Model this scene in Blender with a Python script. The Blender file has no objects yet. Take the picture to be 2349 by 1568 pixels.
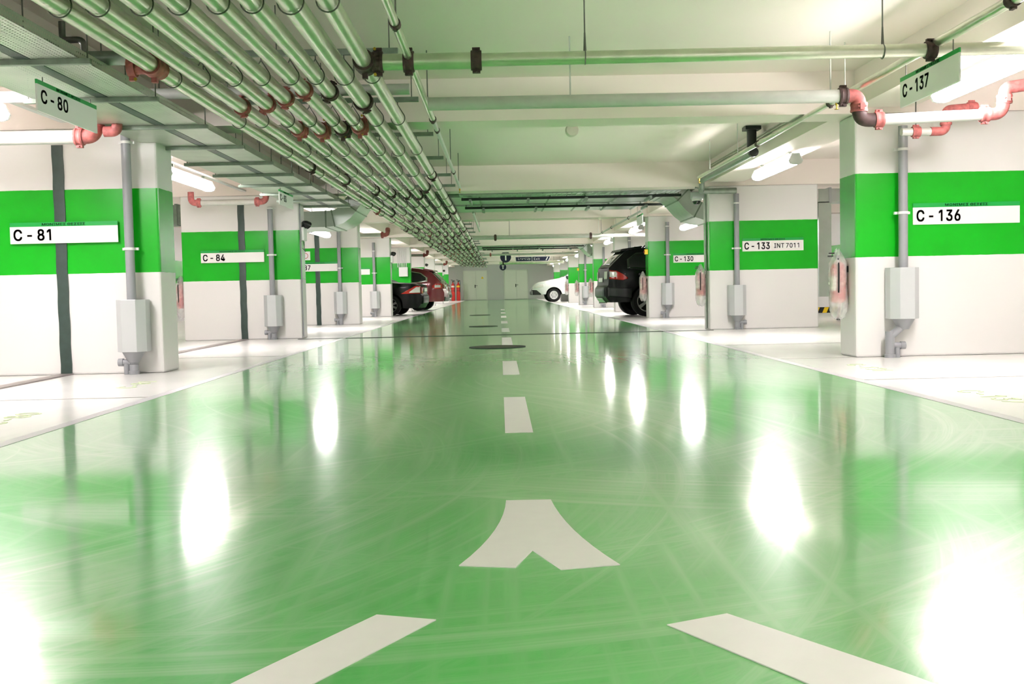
import bpy, bmesh, math, random
from mathutils import Vector, Matrix
random.seed(7)
PI = math.pi
sc = bpy.context.scene
C = sc.collection

# ------------------------------------------------------------------ camera
W_PX, H_PX, F_PX = 2349.0, 1568.0, 2400.0
CAM_H = 0.73
cam_d = bpy.data.cameras.new('camera')
cam = bpy.data.objects.new('camera', cam_d); C.objects.link(cam); sc.camera = cam
cam_d.sensor_fit = 'HORIZONTAL'; cam_d.sensor_width = 36.0
cam_d.lens = 36.0 * F_PX / W_PX
cam_d.clip_start = 0.05; cam_d.clip_end = 300
ROLL = 0.0213
fy = Vector(((1147 - 1174.5) / F_PX, -(664 - 784) / F_PX, -1.0)).normalized()
rx = Vector((math.cos(ROLL), math.sin(ROLL), 0.0)); rx = (rx - fy * rx.dot(fy)).normalized()
uz = rx.cross(fy)
cam.matrix_world = Matrix.Translation((0, 0, CAM_H)) @ Matrix((rx, fy, uz)).to_4x4()

# ------------------------------------------------------------------ world, exposure
wd = bpy.data.worlds.new('world'); sc.world = wd; wd.use_nodes = True
bg = wd.node_tree.nodes['Background']
bg.inputs[0].default_value = (0.9, 1.0, 0.92, 1); bg.inputs[1].default_value = 0.15
vs = sc.view_settings
sc.display_settings.display_device = 'sRGB'
vs.view_transform = 'Standard'; vs.look = 'None'; vs.gamma = 1.0; vs.use_curve_mapping = False
vs.exposure = 2.35
LAMP_EMIT = 20.0
sc.cycles.use_denoising = True
sc.cycles.use_adaptive_sampling = True; sc.cycles.adaptive_threshold = 0.03; sc.cycles.adaptive_min_samples = 16
sc.cycles.max_bounces = 8; sc.cycles.diffuse_bounces = 4; sc.cycles.glossy_bounces = 4
sc.cycles.transparent_max_bounces = 16
sc.cycles.sample_clamp_indirect = 6.0
sc.cycles.caustics_reflective = False; sc.cycles.caustics_refractive = False

# ------------------------------------------------------------------ materials
def lin(r, g, b):
    f = lambda c: (c / 255 / 12.92) if c / 255 <= 0.04045 else ((c / 255 + 0.055) / 1.055) ** 2.4
    return (f(r), f(g), f(b), 1.0)
class NT:
    """small node-tree helper"""
    def __init__(s, m): s.t = m.node_tree; s.n = s.t.nodes; s.l = s.t.links
    def add(s, typ, **kw):
        n = s.n.new(typ)
        for k, v in kw.items(): setattr(n, k, v)
        return n
    def link(s, a, b): s.l.new(a, b)
    def val(s, sock, v):
        if hasattr(v, 'is_linked') or isinstance(v, bpy.types.NodeSocket): s.l.new(v, sock)
        else: sock.default_value = v
    def math(s, op, a, b=0.0, c=0.0):
        n = s.n.new('ShaderNodeMath'); n.operation = op
        s.val(n.inputs[0], a); s.val(n.inputs[1], b); s.val(n.inputs[2], c)
        return n.outputs[0]
    def mix(s, f, a, b):
        n = s.n.new('ShaderNodeMix'); n.data_type = 'RGBA'
        s.val(n.inputs['Factor'], f)
        s.val(n.inputs[6], a); s.val(n.inputs[7], b)
        return n.outputs[2]
    def noise(s, vec, scale, detail=3.0, rough=0.5):
        n = s.n.new('ShaderNodeTexNoise'); n.inputs['Scale'].default_value = scale
        n.inputs['Detail'].default_value = detail; n.inputs['Roughness'].default_value = rough
        if vec is not None: s.l.new(vec, n.inputs['Vector'])
        return n.outputs['Fac']
    def ramp(s, f, lo, hi):
        n = s.n.new('ShaderNodeMapRange'); n.clamp = True
        s.val(n.inputs[0], f); n.inputs[1].default_value = lo; n.inputs[2].default_value = hi
        return n.outputs[0]
    def pos(s): return s.n.new('ShaderNodeNewGeometry').outputs['Position']
    def xyz(s, v):
        n = s.n.new('ShaderNodeSeparateXYZ'); s.l.new(v, n.inputs[0]); return n.outputs
    def vec(s, x, y, z=0.0):
        n = s.n.new('ShaderNodeCombineXYZ')
        s.val(n.inputs[0], x); s.val(n.inputs[1], y); s.val(n.inputs[2], z); return n.outputs[0]
    def scale(s, v, sx, sy, sz):
        n = s.n.new('ShaderNodeVectorMath'); n.operation = 'MULTIPLY'
        s.l.new(v, n.inputs[0]); n.inputs[1].default_value = (sx, sy, sz); return n.outputs[0]
def mat(name, col, rough=0.5, metal=0.0, var=0.0, scale=6.0, bump=0.0, coat=0.0, emit=None, ior=1.5, dark=0.6):
    m = bpy.data.materials.new(name); m.use_nodes = True
    t = NT(m); p = t.n['Principled BSDF']
    p.inputs['Base Color'].default_value = col
    p.inputs['Roughness'].default_value = rough; p.inputs['Metallic'].default_value = metal
    p.inputs['IOR'].default_value = ior
    if coat: p.inputs['Coat Weight'].default_value = coat; p.inputs['Coat Roughness'].default_value = 0.04
    tc = t.add('ShaderNodeTexCoord').outputs['Object']
    nz = t.noise(tc, scale, 4.0)
    if var:
        d = (col[0] * dark, col[1] * dark, col[2] * dark, 1)
        f = t.math('MULTIPLY', t.ramp(nz, 0.35, 0.75), var)
        t.link(t.mix(f, col, d), p.inputs['Base Color'])
    if bump:
        b = t.add('ShaderNodeBump'); b.inputs['Strength'].default_value = bump; b.inputs['Distance'].default_value = 0.003
        t.link(t.noise(tc, scale * 12, 3.0), b.inputs['Height']); t.link(b.outputs[0], p.inputs['Normal'])
    if emit:
        p.inputs['Emission Color'].default_value = (1.0, 0.94, 0.95, 1); p.inputs['Emission Strength'].default_value = emit
    return m
M = {}
M['ceiling'] = mat('painted_ceiling', (0.88, 0.78, 0.72, 1), 0.75, var=0.12, scale=0.9, bump=0.12, dark=0.85)
M['beam'] = mat('painted_beam', (0.86, 0.77, 0.71, 1), 0.7, var=0.12, scale=1.2, bump=0.12, dark=0.85)
M['wall'] = mat('outer_wall_paint', (0.50, 0.51, 0.49, 1), 0.7, var=0.1, scale=1.0, dark=0.85)
M['galv'] = mat('galvanised_pipe', (0.68, 0.71, 0.57, 1), 0.29, 0.82, var=0.5, scale=7, dark=0.65)
M['galv_white'] = mat('pale_painted_pipe', (0.56, 0.57, 0.53, 1), 0.4, 0.3, var=0.5, scale=9, dark=0.8)
M['zinc'] = mat('zinc_sheet', (0.62, 0.66, 0.63, 1), 0.32, 0.7, var=0.4, scale=5, dark=0.75)
M['strut'] = mat('zinc_strut', (0.30, 0.36, 0.30, 1), 0.45, 0.6, var=0.6, scale=16)
M['rod'] = mat('threaded_rod', (0.16, 0.16, 0.14, 1), 0.5, 0.6)
M['coupling_red'] = mat('dusty_red_iron', lin(188, 104, 100), 0.6, 0.0, var=0.8, scale=22, bump=0.3, dark=0.3)
M['coupling_dark'] = mat('dusty_dark_iron', lin(84, 62, 60), 0.65, 0.1, var=0.8, scale=22, bump=0.3, dark=0.35)
M['brass'] = mat('brass_bolt', lin(190, 160, 60), 0.35, 0.8)
M['pvc'] = mat('grey_pvc', lin(150, 152, 156), 0.35, var=0.2, scale=4)
M['guard'] = mat('grey_guard_sheet', lin(196, 199, 200), 0.4, 0.2, var=0.15, scale=3, dark=0.85)
M['rubber'] = mat('black_rubber_strip', lin(58, 76, 70), 0.35, var=0.5, scale=14, bump=0.6)
M['cover'] = mat('grey_joint_cover', lin(150, 142, 140), 0.5, 0.3, var=0.4, scale=8)
M['white'] = mat('white_sign_board', (0.88, 0.86, 0.84, 1), 0.4)
M['ink'] = mat('black_lettering', (0.006, 0.006, 0.012, 1), 0.5)
M['sign_green'] = mat('green_sign_strip', lin(20, 165, 70), 0.4)
M['dark_green_ink'] = mat('dark_green_lettering', lin(4, 40, 14), 0.5)
M['navy'] = mat('navy_sign_board', lin(22, 26, 60), 0.4)
M['yellow'] = mat('yellow_plastic', lin(245, 205, 30), 0.4)
M['white_plastic'] = mat('white_plastic', (0.78, 0.78, 0.76, 1), 0.35)
M['black_plastic'] = mat('black_plastic', (0.012, 0.012, 0.013, 1), 0.35)
M['lamp_body'] = mat('lamp_housing', (0.72, 0.73, 0.73, 1), 0.4)
M['tube'] = mat('lit_diffuser', (0.9, 0.9, 0.9, 1), 0.3, emit=LAMP_EMIT)
M['road_white'] = mat('white_road_paint', (0.80, 0.77, 0.74, 1), 0.35, var=0.2, scale=14, dark=0.85)
M['border'] = mat('lilac_grey_border_paint', lin(196, 190, 196), 0.3, var=0.3, scale=10, dark=0.85)
M['thin_line'] = mat('grey_line_paint', lin(168, 164, 162), 0.3)
M['faint_green'] = mat('worn_green_floor_lettering', lin(205, 225, 170), 0.3)
M['joint'] = mat('dark_floor_joint', lin(40, 46, 42), 0.6)
M['iron'] = mat('cast_iron_cover', lin(98, 98, 84), 0.5, 0.3, var=0.7, scale=30)
M['door'] = mat('cream_steel_door', lin(214, 219, 205), 0.4, var=0.1, scale=2, dark=0.9)
M['red'] = mat('extinguisher_red', lin(206, 44, 40), 0.3, coat=0.3)
M['label_paper'] = mat('extinguisher_label', lin(236, 222, 210), 0.5)
M['tyre'] = mat('tyre_rubber', (0.012, 0.012, 0.012, 1), 0.7)
M['rim'] = mat('alloy_rim', (0.55, 0.55, 0.56, 1), 0.3, 0.7)
M['steel_rim'] = mat('silver_steel_rim', (0.62, 0.62, 0.62, 1), 0.4, 0.4)
M['glass_dark'] = mat('dark_car_glass', (0.010, 0.014, 0.012, 1), 0.05, coat=0.6)
M['under'] = mat('car_underside', (0.010, 0.010, 0.010, 1), 0.8)
M['car_black'] = mat('black_car_paint', (0.0015, 0.0015, 0.0018, 1), 0.4, coat=0.10)
M['car_black_soft'] = mat('deep_black_car_paint', (0.0015, 0.0015, 0.0015, 1), 0.42, coat=0.06)
for _k in ('car_black', 'car_black_soft', 'tyre', 'under'): M[_k].node_tree.nodes['Principled BSDF'].inputs['Specular IOR Level'].default_value = 0.25
M['car_red'] = mat('wine_red_car_paint', lin(120, 22, 34), 0.3, 0.2, coat=1.0)
M['car_white'] = mat('white_car_paint', (0.72, 0.74, 0.72, 1), 0.3, coat=0.8)
M['car_silver'] = mat('silver_grey_car_paint', (0.38, 0.42, 0.41, 1), 0.3, 0.4, coat=0.8)
M['tail_red'] = mat('red_tail_lens', lin(190, 30, 28), 0.15, coat=0.5)
M['tail_clear'] = mat('clear_tail_lens', lin(226, 220, 216), 0.1, coat=0.5)
M['chrome'] = mat('bright_trim', (0.75, 0.75, 0.75, 1), 0.15, 0.9)
M['bumper_grey'] = mat('grey_bumper_plastic', lin(86, 98, 92), 0.4)
def pier_mat(name):
    m = mat(name, (0.77, 0.755, 0.735, 1), 0.55, var=0.06, scale=1.5, bump=0.08, dark=0.88)
    t = NT(m); p = t.n['Principled BSDF']
    old = p.inputs['Base Color'].links[0].from_socket
    P = t.xyz(t.pos()); z = P[2]
    wob = t.math('MULTIPLY', t.math('SUBTRACT', t.noise(t.pos(), 9.0), 0.5), 0.008)
    zz = t.math('ADD', z, wob)
    band = t.math('MULTIPLY', t.math('GREATER_THAN', zz, 0.968), t.math('LESS_THAN', zz, 1.77))
    g = t.mix(t.ramp(t.noise(t.pos(), 2.0), 0.3, 0.7), (0.0035, 0.40, 0.008, 1), (0.005, 0.45, 0.012, 1))
    t.link(t.mix(band, old, g), p.inputs['Base Color'])
    t.link(t.math('SUBTRACT', 0.55, t.math('MULTIPLY', band, 0.28)), p.inputs['Roughness'])
    return m
M['pier'] = pier_mat('white_pier_with_green_band')
def floor_white():
    m = bpy.data.materials.new('white_epoxy_floor'); m.use_nodes = True
    t = NT(m); p = t.n['Principled BSDF']; P = t.pos()
    n = t.noise(P, 1.3, 5.0); st = t.noise(t.scale(P, 6.0, 0.8, 1), 1.6, 4.0)
    c = t.mix(t.math('MULTIPLY', t.ramp(n, 0.4, 0.75), 0.35), (0.80, 0.785, 0.765, 1), (0.68, 0.67, 0.65, 1))
    c = t.mix(t.math('MULTIPLY', t.ramp(st, 0.62, 0.75), 0.25), c, (0.55, 0.55, 0.53, 1))
    t.link(c, p.inputs['Base Color'])
    t.link(t.math('ADD', 0.14, t.math('MULTIPLY', n, 0.14)), p.inputs['Roughness'])
    return m
def floor_green():
    m = bpy.data.materials.new('green_epoxy_lane'); m.use_nodes = True
    t = NT(m); p = t.n['Principled BSDF']; P = t.pos()
    X = t.xyz(P)
    masks = []
    # tyre scuffs: fine bands on circles about the points where cars turn
    for (cx, cy, fr, th, seed) in ((-0.9, 6.4, 20, 0.60, 1.0), (2.2, 8.6, 18, 0.62, 4.0), (-3.6, 4.6, 20, 0.60, 9.0), (-5.2, 9.5, 16, 0.61, 21.0)):
        dx = t.math('SUBTRACT', X[0], cx); dy = t.math('SUBTRACT', X[1], cy)
        d = t.math('SQRT', t.math('ADD', t.math('MULTIPLY', dx, dx), t.math('MULTIPLY', dy, dy)))
        a = t.math('ARCTAN2', dy, dx)
        fine = t.noise(t.vec(t.math('MULTIPLY', d, fr), t.math('MULTIPLY', a, 1.1), seed), 1.0, 5.0, 0.7)
        big = t.noise(t.vec(t.math('MULTIPLY', d, 1.3), t.math('MULTIPLY', a, 1.2), seed + 3), 1.0, 2.0)
        masks.append(t.math('MULTIPLY', t.ramp(fine, 0.42, 0.74), t.ramp(big, 0.38, 0.62)))
    run = t.noise(t.vec(t.math('MULTIPLY', X[0], 16.0), t.math('MULTIPLY', X[1], 0.5), 5.0), 1.0, 4.0)
    masks.append(t.math('MULTIPLY', t.ramp(run, 0.45, 0.75), 0.55))
    s = masks[0]
    for k in masks[1:]: s = t.math('MAXIMUM', s, k)
    patch = t.ramp(t.noise(P, 0.9, 4.0), 0.40, 0.64)
    base = t.mix(patch, (0.016, 0.40, 0.032, 1), (0.045, 0.45, 0.060, 1))
    c = t.mix(t.math('MULTIPLY', s, 0.65), base, (0.44, 0.66, 0.40, 1))
    t.link(c, p.inputs['Base Color'])
    r = t.math('ADD', t.math('ADD', 0.285, t.math('MULTIPLY', patch, 0.02)), t.math('MULTIPLY', s, 0.05))
    t.link(r, p.inputs['Roughness'])
    p.inputs['Coat Weight'].default_value = 0.9; p.inputs['Coat IOR'].default_value = 1.55
    t.link(t.math('ADD', 0.075, t.math('MULTIPLY', s, 0.03)), p.inputs['Coat Roughness'])
    return m
M['floor_white'] = floor_white(); M['floor_green'] = floor_green()
def perforated():
    m = mat('perforated_tray', (0.66, 0.70, 0.62, 1), 0.35, 0.5, var=0.4, scale=4)
    t = NT(m); p = t.n['Principled BSDF']; out = t.n['Material Output']
    X = t.xyz(t.pos()); q = 0.030
    u = t.math('SUBTRACT', t.math('FRACT', t.math('DIVIDE', t.math('ADD', X[0], X[2]), q)), 0.5)
    v = t.math('SUBTRACT', t.math('FRACT', t.math('DIVIDE', X[1], q)), 0.5)
    d = t.math('ADD', t.math('MULTIPLY', u, u), t.math('MULTIPLY', v, v))
    hole = t.math('LESS_THAN', d, 0.050)
    tr = t.add('ShaderNodeBsdfTransparent'); mx = t.add('ShaderNodeMixShader')
    t.link(hole, mx.inputs[0]); t.link(p.outputs[0], mx.inputs[1]); t.link(tr.outputs[0], mx.inputs[2])
    t.link(mx.outputs[0], out.inputs[0]); return m
M['tray'] = perforated()
def film():
    m = bpy.data.materials.new('clear_plastic_bag'); m.use_nodes = True
    t = NT(m); p = t.n['Principled BSDF']; out = t.n['Material Output']
    p.inputs['Base Color'].default_value = (0.85, 0.85, 0.83, 1); p.inputs['Roughness'].default_value = 0.15
    tr = t.add('ShaderNodeBsdfTransparent'); mx = t.add('ShaderNodeMixShader')
    n = t.noise(t.add('ShaderNodeTexCoord').outputs['Object'], 14.0, 3.0)
    t.link(t.math('ADD', 0.36, t.math('MULTIPLY', t.ramp(n, 0.4, 0.75), 0.16)), mx.inputs[0])
    t.link(tr.outputs[0], mx.inputs[1]); t.link(p.outputs[0], mx.inputs[2]); t.link(mx.outputs[0], out.inputs[0])
    return m
M['film'] = film()

# ------------------------------------------------------------------ mesh helpers
class MB:
    def __init__(s): s.v = []; s.f = []
    def _add(s, vs_, fs):
        o = len(s.v); s.v += [tuple(v) for v in vs_]; s.f += [tuple(i + o for i in f) for f in fs]; return s
    def box(s, x0, x1, y0, y1, z0, z1, m=None):
        vs_ = [Vector(p) for p in ((x0, y0, z0), (x1, y0, z0), (x1, y1, z0), (x0, y1, z0), (x0, y0, z1), (x1, y0, z1), (x1, y1, z1), (x0, y1, z1))]
        if m is not None: vs_ = [m @ v for v in vs_]
        return s._add(vs_, [(3, 2, 1, 0), (4, 5, 6, 7), (0, 1, 5, 4), (1, 2, 6, 5), (2, 3, 7, 6), (3, 0, 4, 7)])
    def tube(s, path, r, n=12, caps=True, r_end=None):
        P = [Vector(p) for p in path]; k = len(P)
        T = []
        for i in range(k):
            a = P[min(i + 1, k - 1)] - P[max(i - 1, 0)]
            if 0 < i < k - 1: a = (P[i + 1] - P[i]).normalized() + (P[i] - P[i - 1]).normalized()
            T.append(a.normalized())
        ref = Vector((0, 0, 1)) if abs(T[0].z) < 0.9 else Vector((1, 0, 0))
        nrm = (ref - T[0] * ref.dot(T[0])).normalized()
        vs_ = []; fs = []
        for i in range(k):
            nrm = (nrm - T[i] * nrm.dot(T[i])).normalized(); b = T[i].cross(nrm)
            rr = r if r_end is None else r + (r_end - r) * i / (k - 1)
            for j in range(n):
                a = 2 * PI * j / n; vs_.append(P[i] + (nrm * math.cos(a) + b * math.sin(a)) * rr)
        for i in range(k - 1):
            for j in range(n):
                fs.append((i * n + j, i * n + (j + 1) % n, (i + 1) * n + (j + 1) % n, (i + 1) * n + j))
        if caps: fs += [tuple(range(n - 1, -1, -1)), tuple((k - 1) * n + j for j in range(n))]
        return s._add(vs_, fs)
    def cyl(s, a, b, r, n=16, r1=None): return s.tube([a, b], r, n, True, r1)
    def lathe(s, prof, n=20, m=None, caps=True):
        vs_ = []; fs = []; k = len(prof)
        for (r, z) in prof:
            for j in range(n):
                a = 2 * PI * j / n; vs_.append(Vector((r * math.cos(a), r * math.sin(a), z)))
        if m is not None: vs_ = [m @ v for v in vs_]
        for i in range(k - 1):
            for j in range(n): fs.append((i * n + j, i * n + (j + 1) % n, (i + 1) * n + (j + 1) % n, (i + 1) * n + j))
        if caps: fs += [tuple(range(n - 1, -1, -1)), tuple((k - 1) * n + j for j in range(n))]
        return s._add(vs_, fs)
    def prism(s, poly, h0, h1, f=lambda a, b, h: (a, b, h)):
        n = len(poly)
        vs_ = [f(a, b, h0) for a, b in poly] + [f(a, b, h1) for a, b in poly]
        fs = [tuple(range(n - 1, -1, -1)), tuple(range(n, 2 * n))] + [(i, (i + 1) % n, n + (i + 1) % n, n + i) for i in range(n)]
        return s._add(vs_, fs)
    def grid(s, rows):
        nu, nv = len(rows), len(rows[0]); vs_ = [p for r in rows for p in r]
        return s._add(vs_, [(i * nv + j, (i + 1) * nv + j, (i + 1) * nv + j + 1, i * nv + j + 1) for i in range(nu - 1) for j in range(nv - 1)])
    def mesh(s, name, m, smooth=True, fix=True):
        me = bpy.data.meshes.new(name); me.from_pydata(s.v, [], s.f); me.update()
        if fix:
            b = bmesh.new(); b.from_mesh(me); bmesh.ops.recalc_face_normals(b, faces=b.faces); b.to_mesh(me); b.free()
        if smooth:
            me.shade_smooth(); me.set_sharp_from_angle(angle=math.radians(38))
        me.materials.append(m); return me
    def build(s, name, m, parent=None, smooth=True, bevel=0.0, fix=True):
        o = obj(name, s.mesh(name, m, smooth, fix), parent)
        if bevel:
            b = o.modifiers.new('bevel', 'BEVEL'); b.width = bevel; b.segments = 2; b.limit_method = 'ANGLE'
        return o
def obj(name, me, parent=None, loc=None):
    o = bpy.data.objects.new(name, me); C.objects.link(o)
    if parent is not None: o.parent = parent
    if loc is not None: o.location = loc
    return o
def tag(o, label, cat, group=None, kind=None):
    if label: o['label'] = label
    if cat: o['category'] = cat
    if group: o['group'] = group
    if kind: o['kind'] = kind
    return o
def thing(name, label, cat, loc=(0, 0, 0), rz=0.0, group=None):
    o = bpy.data.objects.new(name, None); C.objects.link(o); o.location = loc; o.rotation_euler = (0, 0, rz)
    o.empty_display_size = 0.1
    return tag(o, label, cat, group)
def copy_tree(o, parent=None):
    c = o.copy(); C.objects.link(c); c.parent = parent
    for ch in list(o.children): copy_tree(ch, c)
    return c
def struct(name, mb, m, label=None, cat=None, smooth=False, bevel=0.0):
    return tag(mb.build(name, m, None, smooth, bevel), label, cat, None, 'structure')
ORD = ['first', 'second', 'third', 'fourth', 'fifth', 'sixth', 'seventh', 'eighth', 'ninth', 'tenth', 'eleventh', 'twelfth', 'thirteenth', 'fourteenth', 'fifteenth',
       'sixteenth', 'seventeenth', 'eighteenth', 'nineteenth', 'twentieth'] + ['twenty-' + w for w in ('first', 'second', 'third', 'fourth', 'fifth', 'sixth', 'seventh', 'eighth', 'ninth')] + ['thirtieth', 'thirty-first', 'thirty-second']
def arc(c, r, a0, a1, n, ax, ay):
    c = Vector(c); ax = Vector(ax); ay = Vector(ay)
    return [c + ax * r * math.cos(a0 + (a1 - a0) * i / n) + ay * r * math.sin(a0 + (a1 - a0) * i / n) for i in range(n + 1)]
def bend(p0, corner, p1, r, n=6):
    """path p0 -> corner -> p1 with a rounded corner"""
    p0, c, p1 = Vector(p0), Vector(corner), Vector(p1)
    a = (p0 - c).normalized(); b = (p1 - c).normalized(); th = a.angle(b); d = r / math.tan(th / 2)
    s, e = c + a * d, c + b * d; out = [p0]
    for i in range(n + 1):
        t = i / n; out.append(s * (1 - t) ** 2 + c * 2 * t * (1 - t) + e * t * t)
    return out + [p1]
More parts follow.
